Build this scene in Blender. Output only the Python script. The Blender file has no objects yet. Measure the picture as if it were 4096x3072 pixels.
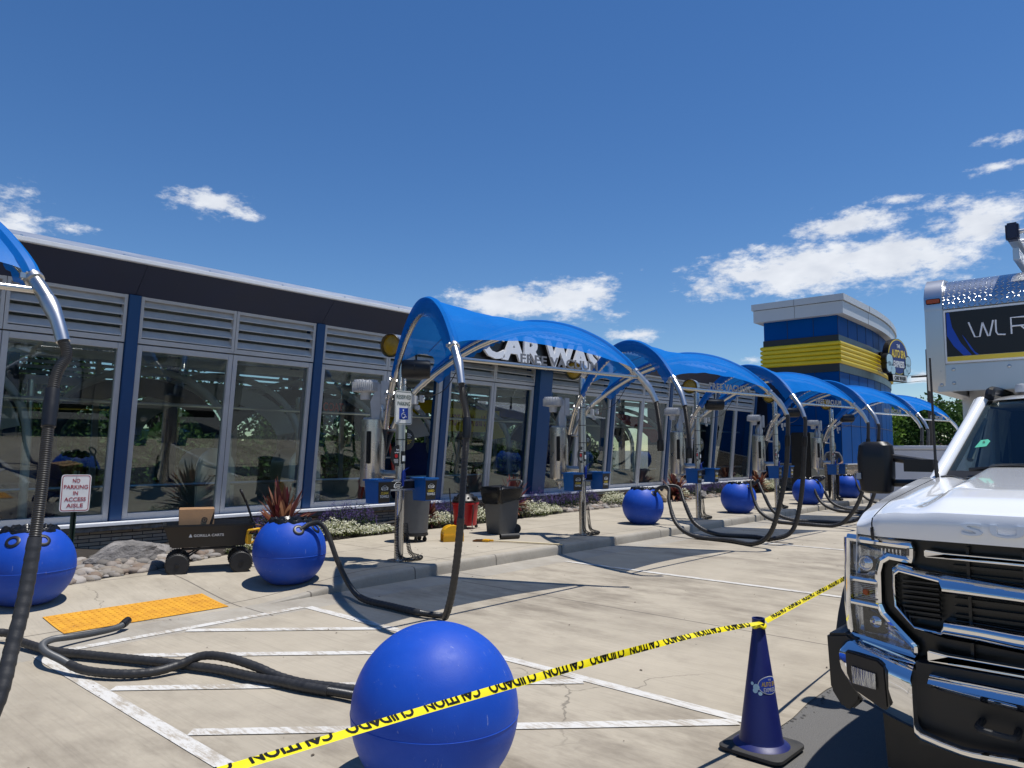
import bpy, bmesh, math, random
from mathutils import Vector, Matrix
import numpy as np
R = math.radians
S = bpy.context.scene
COL = S.collection
rnd = random.Random(7)

# ------------------------------------------------------------------ camera
cam_d = bpy.data.cameras.new('camera'); cam = bpy.data.objects.new('camera', cam_d); COL.objects.link(cam)
YAW, PITCH, ROLL = R(41.415), R(5.156), R(0.29)
_fh = Vector((math.cos(YAW), math.sin(YAW), 0)); _rt = Vector((math.sin(YAW), -math.cos(YAW), 0))
_fw = _fh*math.cos(PITCH) + Vector((0, 0, math.sin(PITCH))); _up = _rt.cross(_fw)
_r2 = _rt*math.cos(ROLL) + _up*math.sin(ROLL); _u2 = -_rt*math.sin(ROLL) + _up*math.cos(ROLL)
cam.matrix_world = Matrix(((_r2.x, _u2.x, -_fw.x, 0), (_r2.y, _u2.y, -_fw.y, 0), (_r2.z, _u2.z, -_fw.z, 1.65), (0, 0, 0, 1)))
cam_d.sensor_width = 36; cam_d.lens = 25.52; cam_d.clip_end = 3000; cam_d.clip_start = 0.05
S.camera = cam

# ------------------------------------------------------------------ sun, sky, exposure
SUN = Vector((.17, -.2, 1)).normalized()
SUN_EL = math.asin(SUN.z); SUN_ROT = math.atan2(SUN.x, SUN.y)
sd = bpy.data.lights.new('sun', 'SUN'); sd.energy = 4.6; sd.angle = R(.53); sd.color = (1, .96, .9)
so = bpy.data.objects.new('sun', sd); COL.objects.link(so)
so.rotation_euler = (-SUN).to_track_quat('-Z', 'Y').to_euler(); so.location = (0, 0, 50)
S.view_settings.view_transform = 'Standard'; S.view_settings.look = 'None'
S.view_settings.exposure = 0.12; S.view_settings.gamma = 1
S.view_settings.use_curve_mapping = False

W = bpy.data.worlds.new('World'); S.world = W; W.use_nodes = True
nt = W.node_tree; N = nt.nodes; L = nt.links
bgn = N['Background']; bgn.inputs['Strength'].default_value = .1
sky = N.new('ShaderNodeTexSky'); sky.sky_type = 'NISHITA'; sky.sun_disc = False
sky.sun_elevation = SUN_EL; sky.sun_rotation = SUN_ROT
sky.altitude = 100; sky.air_density = 1.0; sky.dust_density = 0.0; sky.ozone_density = 5.0
def wm(op, a, b=None, c=None):
    n = N.new('ShaderNodeMath'); n.operation = op
    for i, v in enumerate((a, b, c)):
        if v is None: continue
        if isinstance(v, (int, float)): n.inputs[i].default_value = v
        else: L.new(v, n.inputs[i])
    return n.outputs[0]
tc = N.new('ShaderNodeTexCoord'); sep = N.new('ShaderNodeSeparateXYZ'); L.new(tc.outputs['Generated'], sep.inputs[0])
az = wm('MULTIPLY', wm('ARCTAN2', sep.outputs[1], sep.outputs[0]), 180/math.pi)
el = wm('MULTIPLY', wm('ARCSINE', sep.outputs[2]), 180/math.pi)
cmb = N.new('ShaderNodeCombineXYZ'); L.new(wm('MULTIPLY', az, .5), cmb.inputs[0]); L.new(el, cmb.inputs[1])
def noise(scale, detail, rough, off=0):
    n = N.new('ShaderNodeTexNoise'); n.inputs['Scale'].default_value = scale; n.inputs['Detail'].default_value = detail
    n.inputs['Roughness'].default_value = rough
    v = N.new('ShaderNodeVectorMath'); v.operation = 'ADD'; v.inputs[1].default_value = (off, off*.7, off*1.3)
    L.new(cmb.outputs[0], v.inputs[0]); L.new(v.outputs[0], n.inputs['Vector']); return n.outputs[0]
n1 = noise(.55, 7, .62); n2 = noise(1.7, 8, .65, 11.3); n3 = noise(.8, 3, .5, 31.7)
# clouds as they hang in the sky: azimuth, elevation, half-width, half-height (degrees), density
CLOUDS = [(76.6, 14.9, 2.6, 1.7, .75), (78.5, 13.8, 3.6, 1.2, .7), (73.4, 14.6, 1.4, .6, .5), (64.6, 17.7, 2.7, 1.05, .85), (62.5, 17.2, 1.5, .6, .8), (41.8, 11.4, 4.6, 1.2, 1.25), (37.0, 11.9, 3.6, 1.35, 1.3),
    (31.7, 8.9, 2.0, .6, .9), (18.0, 13.2, 7.0, 1.6, 1.5), (22.5, 13.1, 4.2, 1.0, 1.25), (14.2, 13.3, 5.0, 1.5, 1.5), (15.8, 16.0, 3.4, .9, 1.3), (8.2, 14.9, 3.4, 2.1, .95),
    (12.6, 17.4, 2.6, .5, .45), (6.7, 18.4, 1.5, .5, .7), (6.0, 19.9, 1.9, .5, .6), (23.0, 6.8, 1.2, .35, .6), (11.6, 5.1, 2.0, .5, .6), (-10, 13, 9, 2.2, .9), (-40, 16, 12, 3, .9),
    (100, 15, 9, 2.5, .9), (135, 14, 12, 3, .9), (-140, 16, 14, 3.5, .9), (-95, 13, 16, 3, .9), (-170, 12, 10, 2, .9)]
tot = None
for a0, e0, ra, re, k in CLOUDS:
    da = wm('DIVIDE', wm('SUBTRACT', az, a0), ra*1.3); de = wm('DIVIDE', wm('SUBTRACT', el, e0), re*1.3)
    d = wm('MULTIPLY', wm('SUBTRACT', 1.0, wm('SQRT', wm('ADD', wm('MULTIPLY', da, da), wm('MULTIPLY', de, de)))), 1.0)
    d = wm('MULTIPLY', wm('MAXIMUM', d, -2), 1.0)
    d = wm('ADD', d, (k-1)*.45)
    tot = d if tot is None else wm('MAXIMUM', tot, d)
dens = wm('ADD', wm('ADD', wm('MULTIPLY', tot, .75), wm('MULTIPLY', wm('SUBTRACT', n1, .5), 1.9)), wm('MULTIPLY', wm('SUBTRACT', n2, .5), 1.0))
mr = N.new('ShaderNodeMapRange'); mr.interpolation_type = 'SMOOTHSTEP'; L.new(dens, mr.inputs[0])
mr.inputs[1].default_value = .06; mr.inputs[2].default_value = .62
ccol = N.new('ShaderNodeMix'); ccol.data_type = 'RGBA'; L.new(n3, ccol.inputs[0])
ccol.inputs[6].default_value = (5.6, 6.0, 6.8, 1); ccol.inputs[7].default_value = (9.4, 9.6, 9.9, 1)
smix = N.new('ShaderNodeMix'); smix.data_type = 'RGBA'
L.new(wm('MULTIPLY', mr.outputs[0], .93), smix.inputs[0])
hsv = N.new('ShaderNodeHueSaturation'); hsv.inputs['Hue'].default_value = .505; hsv.inputs['Saturation'].default_value = 1.2; hsv.inputs['Value'].default_value = 1.0
L.new(sky.outputs[0], hsv.inputs['Color'])
L.new(hsv.outputs[0], smix.inputs[6]); L.new(ccol.outputs[2], smix.inputs[7]); L.new(smix.outputs[2], bgn.inputs['Color'])

# ------------------------------------------------------------------ materials
class Mt:
    def __init__(s, name):
        s.m = bpy.data.materials.new(name); s.m.use_nodes = True; s.nt = s.m.node_tree; s.N = s.nt.nodes; s.L = s.nt.links
        s.b = s.N['Principled BSDF']
    def n(s, t, **k):
        x = s.N.new(t)
        for a, v in k.items(): setattr(x, a, v)
        return x
    def math(s, op, a, b=None, c=None):
        n = s.N.new('ShaderNodeMath'); n.operation = op
        for i, v in enumerate((a, b, c)):
            if v is None: continue
            if isinstance(v, (int, float)): n.inputs[i].default_value = v
            else: s.L.new(v, n.inputs[i])
        return n.outputs[0]
    def pos(s, obj=False):
        if obj: return s.n('ShaderNodeTexCoord').outputs['Object']
        return s.n('ShaderNodeNewGeometry').outputs['Position']
    def noise(s, scale, detail=4, rough=.6, vec=None, stretch=None):
        n = s.n('ShaderNodeTexNoise'); n.inputs['Scale'].default_value = scale
        n.inputs['Detail'].default_value = detail; n.inputs['Roughness'].default_value = rough
        v = vec if vec is not None else s.pos()
        if stretch:
            mp = s.n('ShaderNodeVectorMath', operation='MULTIPLY'); mp.inputs[1].default_value = stretch
            s.L.new(v, mp.inputs[0]); v = mp.outputs[0]
        s.L.new(v, n.inputs['Vector']); return n.outputs[0]
    def mix(s, f, a, b):
        n = s.n('ShaderNodeMix', data_type='RGBA')
        for i, v in ((0, f), (6, a), (7, b)):
            if isinstance(v, (int, float)): n.inputs[i].default_value = v
            elif isinstance(v, tuple): n.inputs[i].default_value = (*v, 1)
            else: s.L.new(v, n.inputs[i])
        return n.outputs[2]
    def ramp(s, f, lo, hi, a=0., b=1.):
        n = s.n('ShaderNodeMapRange'); s.L.new(f, n.inputs[0])
        n.inputs[1].default_value = lo; n.inputs[2].default_value = hi; n.inputs[3].default_value = a; n.inputs[4].default_value = b
        return n.outputs[0]
    def col(s, c):
        if isinstance(c, tuple): s.b.inputs['Base Color'].default_value = (*c, 1)
        else: s.L.new(c, s.b.inputs['Base Color'])
    def rough(s, r):
        if isinstance(r, (int, float)): s.b.inputs['Roughness'].default_value = r
        else: s.L.new(r, s.b.inputs['Roughness'])
    def bump(s, h, st=.3, dist=.01):
        n = s.n('ShaderNodeBump'); n.inputs['Strength'].default_value = st; n.inputs['Distance'].default_value = dist
        s.L.new(h, n.inputs['Height']); s.L.new(n.outputs[0], s.b.inputs['Normal'])

def simple(name, c, r=.5, metal=0., var=.12, bump=0., scale=14, coat=0., spec=None):
    m = Mt(name)
    if var > 0:
        f = m.noise(scale, 5, .6); g = m.noise(scale*.17, 3, .5)
        f = m.math('ADD', m.math('MULTIPLY', f, .6), m.math('MULTIPLY', g, .4))
        f = m.ramp(f, .3, .7)
        lo = tuple(x*(1-var) for x in c); hi = tuple(min(1, x*(1+var)) for x in c)
        m.col(m.mix(f, lo, hi)); m.rough(m.ramp(f, 0, 1, max(.02, r*.85), min(1, r*1.15)))
    else: m.col(c); m.rough(r)
    m.b.inputs['Metallic'].default_value = metal
    if coat: m.b.inputs['Coat Weight'].default_value = coat; m.b.inputs['Coat Roughness'].default_value = .04
    if spec is not None: m.b.inputs['Specular IOR Level'].default_value = spec
    if bump: m.bump(m.noise(scale*6, 4, .6), bump, .004)
    return m.m

M = {}
# lot concrete: broom-finished slabs, joints, tyre staining
def concrete(name, joints_x, joints_y, stain=.5, base=(.42, .372, .292)):
    m = Mt(name); p = m.pos(); sp = m.n('ShaderNodeSeparateXYZ'); m.L.new(p, sp.inputs[0])
    big = m.noise(.45, 5, .6); mid = m.noise(3.2, 6, .65); fine = m.noise(60, 4, .7)
    broom = m.noise(34, 4, .75, stretch=(1.6, .03, 1)); streak = m.noise(2.4, 6, .7, stretch=(1.0, .38, 1)); blot = m.noise(1.1, 6, .7)
    c = m.mix(m.ramp(big, .3, .7), tuple(x*.86 for x in base), tuple(x*1.08 for x in base))
    c = m.mix(m.ramp(mid, .35, .75, 0, .35), c, tuple(x*.72 for x in base))
    c = m.mix(m.ramp(broom, .50, .70, 0, .30), c, tuple(x*.5 for x in base)); c = m.mix(m.ramp(blot, .52, .72, 0, .5), c, (.25, .215, .17))
    c = m.mix(m.ramp(fine, .62, .8, 0, .3), c, tuple(x*.5 for x in base))
    st = m.math('MULTIPLY', m.ramp(streak, .42, .66), m.ramp(m.noise(.30, 3, .5), .38, .54))
    crk = m.n('ShaderNodeTexVoronoi', feature='DISTANCE_TO_EDGE'); crk.inputs['Scale'].default_value = .22; wv = m.n('ShaderNodeVectorMath', operation='ADD'); m.L.new(p, wv.inputs[0]); nv = m.n('ShaderNodeTexNoise'); nv.inputs['Scale'].default_value = 1.6; nv.inputs['Detail'].default_value = 6; m.L.new(p, nv.inputs['Vector']); m.L.new(nv.outputs['Color'], wv.inputs[1]); m.L.new(wv.outputs[0], crk.inputs['Vector'])
    c = m.mix(m.math('MULTIPLY', m.math('MULTIPLY', m.ramp(crk.outputs['Distance'], .0008, .0028, 1, 0), m.ramp(m.noise(.5, 2, .5), .5, .56)), .6), c, (.09, .08, .065))
    c = m.mix(m.math('MULTIPLY', st, stain*.85), c, (.15, .125, .095))
    # dark drips, gum and oil spots
    vo = m.n('ShaderNodeTexVoronoi'); vo.inputs['Scale'].default_value = 3.1; m.L.new(p, vo.inputs['Vector'])
    spot = m.math('MULTIPLY', m.math('LESS_THAN', vo.outputs['Distance'], m.math('ADD', .012, m.math('MULTIPLY', mid, .03))), .55)
    c = m.mix(spot, c, (.05, .045, .04))
    j = None
    wob = m.math('MULTIPLY', m.math('SUBTRACT', m.noise(9, 3, .6), .5), .012)
    for ax, (per, off) in ((0, joints_x), (1, joints_y)):
        if not per: continue
        q = m.math('ADD', m.math('DIVIDE', m.math('SUBTRACT', m.math('ADD', sp.outputs[ax], wob), off), per), .5)
        fr = m.math('MULTIPLY', m.math('ABSOLUTE', m.math('SUBTRACT', m.math('FRACT', q), .5)), per)
        k = m.ramp(fr, .004, .013, 1, 0); j = k if j is None else m.math('MAXIMUM', j, k)
    h = m.math('ADD', m.math('MULTIPLY', broom, .5), m.math('MULTIPLY', fine, .4))
    if j is not None:
        c = m.mix(m.math('MULTIPLY', j, .8), c, (.06, .052, .045)); h = m.math('SUBTRACT', h, m.math('MULTIPLY', j, 1.5))
    m.col(c); m.rough(.88); m.bump(h, .35, .006); return m.m
M['lot'] = concrete('broom_finished_concrete', (8.52, 6.55), (0, 0), .85)
M['walk'] = concrete('sidewalk_concrete', (3.03, .92), (1.55, 9.0), .45, (.425, .38, .302))
M['gutter'] = concrete('gutter_concrete', (3.03, .92), (0, 0), .5, (.375, .347, .295))
M['kerb'] = concrete('kerb_concrete', (1.52, .16), (0, 0), .35, (.375, .347, .295))

m = Mt('asphalt'); sp = m.noise(220, 3, .8); lg = m.noise(.6, 4, .6); md = m.noise(18, 4, .7)
c = m.mix(m.ramp(sp, .4, .72), (.06, .058, .056), (.25, .245, .235)); c = m.mix(m.ramp(lg, .3, .7, 0, .4), c, (.15, .147, .14))
m.col(c); m.rough(.9); m.bump(m.math('ADD', sp, md), .6, .006); M['asphalt'] = m.m

m = Mt('worn_line_paint'); f = m.noise(26, 5, .75, stretch=(1.5, .3, 1)); g = m.noise(2.5, 4, .6)
f = m.math('ADD', f, m.math('MULTIPLY', m.math('SUBTRACT', g, .5), .55))
m.col(m.mix(m.ramp(f, .45, .62), (.58, .57, .54), (.37, .33, .27))); m.rough(.75); M['paint'] = m.m

m = Mt('yellow_tactile_plastic'); f = m.noise(7, 5, .65)
m.col(m.mix(m.ramp(f, .4, .75), (.68, .34, .025), (.50, .22, .02))); m.rough(.6); M['tactile'] = m.m

m = Mt('rotomoulded_blue_plastic'); f = m.noise(2.4, 5, .65, m.pos(True)); sc = m.noise(40, 4, .8, m.pos(True), (1, 1, .2))
c = m.mix(m.ramp(f, .35, .7), (.006, .060, .42), (.010, .078, .49)); c = m.mix(m.ramp(sc, .66, .78, 0, .3), c, (.14, .20, .55))
lw = m.noise(5, 5, .7, m.pos(True), (1, 1, 3)); scr = m.noise(26, 4, .85, m.pos(True), (2.2, .5, .25)); c = m.mix(m.math('MULTIPLY', m.ramp(scr, .62, .70), m.ramp(lw, .48, .62)), c, (.30, .34, .52)); zz = m.n('ShaderNodeSeparateXYZ'); m.L.new(m.pos(True), zz.inputs[0]); dst = m.math('MULTIPLY', m.ramp(zz.outputs[2], .0, .22, .5, 0), m.ramp(lw, .3, .7)); c = m.mix(dst, c, (.16, .15, .17))
m.col(c); m.rough(m.ramp(lw, .3, .7, .42, .6)); m.b.inputs['Specular IOR Level'].default_value = .32; m.bump(m.noise(150, 3, .6, m.pos(True)), .25, .002); M['ball'] = m.m

m = Mt('blue_shade_cloth'); p = m.pos(True)
w = m.noise(90, 3, .7, p, (1, .2, 1)); g = m.noise(1.5, 4, .6, p)
c = m.mix(m.ramp(g, .3, .7), (.004, .145, .52), (.007, .18, .60)); c = m.mix(m.ramp(w, .5, .8, 0, .3), c, (.03, .24, .70))
df = m.n('ShaderNodeBsdfDiffuse'); m.L.new(c, df.inputs[0]); tl = m.n('ShaderNodeBsdfTranslucent')
m.L.new(m.mix(.0, c, (0, 0, 0)), tl.inputs[0]); tr = m.n('ShaderNodeBsdfTransparent'); tr.inputs[0].default_value = (.80, .86, .95, 1)
gl = m.n('ShaderNodeBsdfGlossy'); gl.inputs['Roughness'].default_value = .45; gl.inputs[0].default_value = (.6, .75, 1, 1)
def mixsh(m, f, a, b):
    x = m.n('ShaderNodeMixShader'); x.inputs[0].default_value = f; m.L.new(a, x.inputs[1]); m.L.new(b, x.inputs[2]); return x.outputs[0]
sh = mixsh(m, .18, df.outputs[0], tl.outputs[0]); sh = mixsh(m, .015, sh, gl.outputs[0]); sh = mixsh(m, .16, sh, tr.outputs[0])
m.L.new(sh, m.N['Material Output'].inputs['Surface']); M['fabric'] = m.m

def glass(name, tint, refl=1.0, rough=.0, ior=1.5):
    m = Mt(name); tr = m.n('ShaderNodeBsdfTransparent'); tr.inputs[0].default_value = (*tint, 1)
    gl = m.n('ShaderNodeBsdfGlossy'); gl.inputs['Roughness'].default_value = rough; gl.inputs[0].default_value = (.93, .97, 1, 1)
    fr = m.n('ShaderNodeLayerWeight'); fr.inputs[0].default_value = .5
    f = m.math('ADD', .042, m.math('MULTIPLY', m.math('POWER', fr.outputs['Facing'], 5.), .958))
    f = m.math('MINIMUM', m.math('MULTIPLY', f, refl), 1.0)
    x = m.n('ShaderNodeMixShader'); m.L.new(f, x.inputs[0]); m.L.new(tr.outputs[0], x.inputs[1]); m.L.new(gl.outputs[0], x.inputs[2])
    m.L.new(x.outputs[0], m.N['Material Output'].inputs['Surface']); return m.m
M['pane'] = glass('tinted_window_glass', (.80, .86, .83), 1.8)
M['pane_back'] = glass('back_window_glass', (.86, .90, .87), 1.0)
M['windshield'] = glass('windshield_glass', (.80, .86, .84), .8)
M['lens'] = glass('clear_lamp_lens', (.9, .91, .93), 1.0)

M['chrome'] = simple('chrome', (.80, .81, .83), .045, 1., .03, 0, 6)
def steel(name, c, r, stretch):
    m = Mt(name); f = m.noise(3, 3, .5, m.pos(True), stretch); g = m.noise(2, 3, .5, m.pos(True))
    m.col(m.mix(m.ramp(f, .3, .7), tuple(x*.93 for x in c), c)); m.rough(m.ramp(g, .3, .7, r*.9, r*1.12))
    m.b.inputs['Metallic'].default_value = 1.; return m.m
M['steel'] = steel('brushed_stainless_steel', (.62, .60, .56), .27, (3, 3, .15))
M['galv'] = steel('galvanised_steel', (.55, .56, .57), .35, (1, 1, 1))
M['alu'] = steel('mill_aluminium', (.62, .63, .65), .33, (1, 1, .4))
M['roofmetal'] = steel('bare_roof_metal', (.60, .63, .67), .38, (1, 1, 1))
M['castgrey'] = simple('cast_grey_enamel', (.50, .51, .52), .45, 0, .1)
M['navy'] = simple('charcoal_navy_panel', (.010, .018, .050), .5, 0, .15, 0, 2)
M['blue_col'] = simple('blue_column_paint', (.002, .05, .16), .45, 0, .12, 0, 3)
M['frame'] = simple('grey_window_frame', (.47, .465, .46), .5, 0, .08, 0, 5)
M['louvre'] = simple('grey_louvre', (.50, .495, .49), .55, 0, .15, 0, 5)
M['white_trim'] = simple('white_trim', (.78, .79, .80), .45, 0, .05)
M['black_panel'] = simple('black_panel', (.008, .008, .009), .35, 0, .1)
M['white_letter'] = simple('white_sign_face', (.80, .81, .84), .4, 0, .04)
M['grey_letter'] = simple('grey_metal_letter', (.22, .22, .23), .5, .3, .1)
M['rubber'] = simple('black_rubber', (.018, .018, .018), .6, 0, .25, .15, 20)
M['hose'] = simple('black_corrugated_hose', (.022, .023, .025), .38, 0, .25, .1, 12)
M['hosewrap'] = simple('scuffed_hose_wrap', (.026, .026, .027), .5, 0, .35, .2, 14)
M['hosegrey'] = simple('grey_corrugated_hose', (.075, .08, .085), .42, 0, .2, .1, 12)
M['blackplastic'] = simple('black_plastic', (.009, .009, .010), .42, 0, .2, .05)
M['bag'] = simple('black_bin_liner', (.008, .008, .009), .22, 0, .1, .8, 9)
M['blue_bin'] = simple('blue_towel_bin_plastic', (.003, .105, .36), .4, 0, .08)
M['towerblue'] = simple('tower_blue_panel', (.001, .062, .25), .4, 0, .10, 0, .8, spec=.02)
M['towergrey'] = simple('tower_cornice_metal', (.50, .52, .54), .4, 0, .04, 0, 2)
M['yellow'] = simple('yellow_ribbed_cladding', (.68, .50, .015), .42, 0, .06, 0, 2)
M['yellow_plastic'] = simple('yellow_plastic', (.75, .40, .01), .4, 0, .08)
M['tape'] = simple('yellow_caution_tape', (.80, .68, .01), .28, 0, .05)
M['black_ink'] = simple('black_ink', (.008, .008, .008), .4, 0, 0)
M['grey_plastic'] = simple('grey_bin_plastic', (.085, .092, .10), .5, 0, .14, .1)
M['red_plastic'] = simple('red_plastic', (.42, .008, .012), .33, 0, .1)
M['orange_red'] = simple('orange_fibreglass', (.55, .05, .02), .5, 0, .1)
M['green_post'] = simple('green_sign_post', (.010, .030, .020), .5, .2, .2)
M['sign_white'] = simple('reflective_white', (.74, .75, .73), .4, 0, .05)
M['sign_red'] = simple('sign_red', (.33, .015, .035), .4, 0, .05)
M['sign_green'] = simple('sign_green', (.010, .06, .045), .4, 0, .05)
M['sign_blue'] = simple('sign_blue', (.008, .045, .36), .4, 0, .05)
M['sign_yellow'] = simple('sign_yellow', (.80, .58, .06), .4, 0, .05)
M['sign_navy'] = simple('sign_navy', (.008, .022, .17), .4, 0, .05)
M['bubble'] = simple('pale_blue_bubble', (.42, .62, .70), .4, 0, .08)
M['cardboard'] = simple('cardboard', (.42, .25, .125), .8, 0, .12, .1)
M['cardtape'] = simple('brown_parcel_tape', (.30, .17, .08), .4, 0, .1)
M['darkgrey_ink'] = simple('dark_grey_ink', (.02, .02, .02), .6, 0, 0)
M['white_paint'] = simple('white_truck_paint', (.80, .82, .84), .22, 0, .02, 0, 3, 1.0)
M['trailer_white'] = simple('trailer_white_paint', (.74, .74, .76), .45, 0, .05, 0, 3)
M['conenavy'] = simple('navy_cone_plastic', (.008, .014, .115), .45, 0, .16, .05, 9)
M['conebase'] = simple('scuffed_black_rubber', (.035, .034, .033), .75, 0, .5, .4, 7)
M['brown'] = simple('broom_bristle', (.30, .15, .05), .9, 0, .3)
M['wood'] = simple('pale_broom_handle', (.66, .56, .36), .55, 0, .08)
M['amber'] = simple('amber_lens', (.36, .20, .005), .18, 0, .25, .3, 30)
M['orange_lens'] = simple('orange_marker_lens', (.35, .06, .01), .25, 0, .1)
M['inkblue'] = simple('bright_blue_graphic', (.006, .06, .42), .35, 0, .1)
M['skin'] = simple('brown_skin', (.16, .085, .055), .55, 0, .08)
M['shirt'] = simple('dark_grey_shirt', (.085, .09, .10), .85, 0, .15, .2)
M['trousers'] = simple('black_trousers', (.015, .015, .018), .85, 0, .15)
M['interior'] = simple('interior_grey', (.45, .46, .46), .7, 0, .15, 0, 2)
M['cabgrey'] = simple('cab_interior_grey', (.30, .30, .28), .7, 0, .1)
M['floor_in'] = simple('wet_tunnel_floor', (.22, .215, .20), .4, 0, .25, .1, 2)
M['soil'] = simple('dark_mulch', (.028, .022, .017), .95, 0, .5, .9, 30)
M['darkred'] = simple('dark_red_cloth', (.22, .01, .012), .9, 0, .2)
M['blue_cloth'] = simple('navy_brush_cloth', (.012, .02, .10), .95, 0, .3, .5, 20)
M['green_roof'] = simple('green_metal_roof', (.05, .16, .10), .5, 0, .1)
M['far_wall'] = simple('far_grey_wall', (.26, .30, .31), .7, 0, .1)
M['plate'] = simple('grille_black', (.006, .006, .006), .3, 0, .1)
M['green_sticker'] = simple('green_sticker', (.06, .42, .28), .5, 0, 0)

m = Mt('dark_reflector_bowl'); f = m.noise(9, 3, .5, m.pos(True), (1, 8, 1))
m.col(m.mix(m.ramp(f, .35, .65), (.22, .23, .25), (.72, .74, .76))); m.rough(.1); m.b.inputs['Metallic'].default_value = 1.
m.bump(f, .22, .02); M['reflector'] = m.m

# natural stuff
m = Mt('fractured_grey_rock'); p = m.pos(True); a = m.noise(3, 8, .7, p, (1, 1, 2.2)); b = m.noise(14, 6, .75, p)
c = m.mix(m.ramp(a, .3, .7), (.12, .115, .11), (.36, .34, .33)); c = m.mix(m.ramp(b, .6, .75, 0, .6), c, (.55, .53, .52))
m.col(c); m.rough(.85); m.bump(m.math('ADD', a, m.math('MULTIPLY', b, .6)), 1., .06); M['rock'] = m.m
m = Mt('tan_boulder'); p = m.pos(True); a = m.noise(5, 8, .7, p)
m.col(m.mix(m.ramp(a, .3, .7), (.22, .17, .11), (.46, .38, .27))); m.rough(.9); m.bump(a, .9, .04); M['rock_tan'] = m.m
def island(name, cols, r=.7, trans=0., noise=0.):
    m = Mt(name); g = m.n('ShaderNodeNewGeometry'); cr = m.n('ShaderNodeValToRGB')
    e = cr.color_ramp.elements
    while len(e) < len(cols): e.new(.5)
    for i, c in enumerate(cols): e[i].position = i/max(1, len(cols)-1); e[i].color = (*c, 1)
    m.L.new(g.outputs['Random Per Island'], cr.inputs[0]); m.col(cr.outputs[0]); m.rough(r); m.b.inputs['Specular IOR Level'].default_value = .12 if 'leav' in name else .4
    if noise: m.bump(m.noise(noise, 4, .6), .5, .01)
    if trans:
        t = m.n('ShaderNodeBsdfTranslucent'); m.L.new(cr.outputs[0], t.inputs[0])
        m.L.new(mixsh(m, trans, m.b.outputs[0], t.outputs[0]), m.N['Material Output'].inputs['Surface'])
    return m.m
M['pebble'] = island('river_pebbles', [(.13, .12, .11), (.24, .205, .165), (.27, .255, .24), (.19, .14, .105), (.36, .33, .30), (.11, .105, .10)], .75, 0, 40)
M['leaf_tree'] = island('tree_leaves', [(.018, .045, .010), (.04, .085, .018), (.065, .13, .026), (.028, .06, .013)], .6, .3)
M['leaf_hedge'] = island('hedge_leaves', [(.022, .05, .014), (.04, .08, .022), (.06, .11, .03), (.028, .058, .016)], .8, .2)
M['leaf_bright'] = island('bright_leaves', [(.05, .11, .012), (.10, .19, .02), (.15, .25, .03), (.04, .08, .012)], .55, .35)
M['leaf_dark'] = island('shrub_leaves', [(.014, .032, .010), (.03, .055, .016), (.05, .085, .025), (.02, .036, .012)], .65, .2)
M['leaf_yg'] = island('pale_green_leaves', [(.06, .10, .02), (.13, .17, .05), (.20, .22, .07)], .6, .3)
M['lavender'] = island('purple_flower_spikes', [(.05, .03, .14), (.09, .05, .24), (.13, .09, .27), (.04, .03, .09)], .7, .2)
M['whiteflower'] = island('cream_flower_heads', [(.66, .66, .52), (.78, .78, .68), (.60, .60, .38), (.74, .72, .58)], .7, .2)
M['cordy'] = island('burgundy_leaf_blades', [(.06, .010, .016), (.11, .018, .024), (.26, .09, .06), (.035, .008, .014), (.40, .20, .11), (.08, .014, .024), (.18, .05, .045)], .35, .25)
M['bark'] = simple('bark', (.10, .075, .055), .9, 0, .3, .6)
m = Mt('ledger_stone'); p = m.pos(); br = m.n('ShaderNodeTexBrick'); mp = m.n('ShaderNodeCombineXYZ'); sx = m.n('ShaderNodeSeparateXYZ'); m.L.new(p, sx.inputs[0])
m.L.new(m.math('ADD', sx.outputs[0], sx.outputs[1]), mp.inputs[0]); m.L.new(sx.outputs[2], mp.inputs[1]); m.L.new(mp.outputs[0], br.inputs['Vector'])
for k, v in (('Color1', (.34, .255, .17, 1)), ('Color2', (.52, .43, .32, 1)), ('Mortar', (.03, .027, .025, 1)), ('Scale', 1.), ('Mortar Size', .006), ('Brick Width', .29), ('Row Height', .052), ('Bias', 0.)): br.inputs[k].default_value = v
nz = m.noise(11, 6, .7); m.col(m.mix(m.ramp(nz, .4, .75, 0, .45), br.outputs['Color'], (.18, .15, .12))); m.rough(.9)
m.bump(m.math('ADD', m.math('MULTIPLY', br.outputs['Fac'], -1), m.math('MULTIPLY', nz, .8)), .9, .03); M['ledger'] = m.m
m = Mt('rough_stone_cap'); a = m.noise(8, 7, .7); m.col(m.mix(m.ramp(a, .3, .7), (.10, .10, .10), (.34, .33, .32))); m.rough(.8); m.bump(a, 1, .05); M['cap'] = m.m
# diamond plate
m = Mt('diamond_plate'); p = m.pos(); sx = m.n('ShaderNodeSeparateXYZ'); m.L.new(p, sx.inputs[0])
u = m.math('MULTIPLY', sx.outputs[1], 30.); v = m.math('MULTIPLY', m.math('ADD', sx.outputs[2], m.math('MULTIPLY', sx.outputs[0], .8)), 30.)
fu = m.math('SUBTRACT', m.math('FRACT', u), .5); fv = m.math('SUBTRACT', m.math('FRACT', v), .5)
par = m.math('GREATER_THAN', m.math('FRACT', m.math('MULTIPLY', m.math('ADD', m.math('FLOOR', u), m.math('FLOOR', v)), .5)), .25)
s2 = m.math('SUBTRACT', m.math('MULTIPLY', par, 2.), 1.)
aa = m.math('ADD', fu, m.math('MULTIPLY', fv, s2)); bb = m.math('SUBTRACT', fu, m.math('MULTIPLY', fv, s2))
dd = m.math('ADD', m.math('MULTIPLY', m.math('MULTIPLY', aa, aa), 2.2), m.math('MULTIPLY', m.math('MULTIPLY', bb, bb), 30.))
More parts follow.
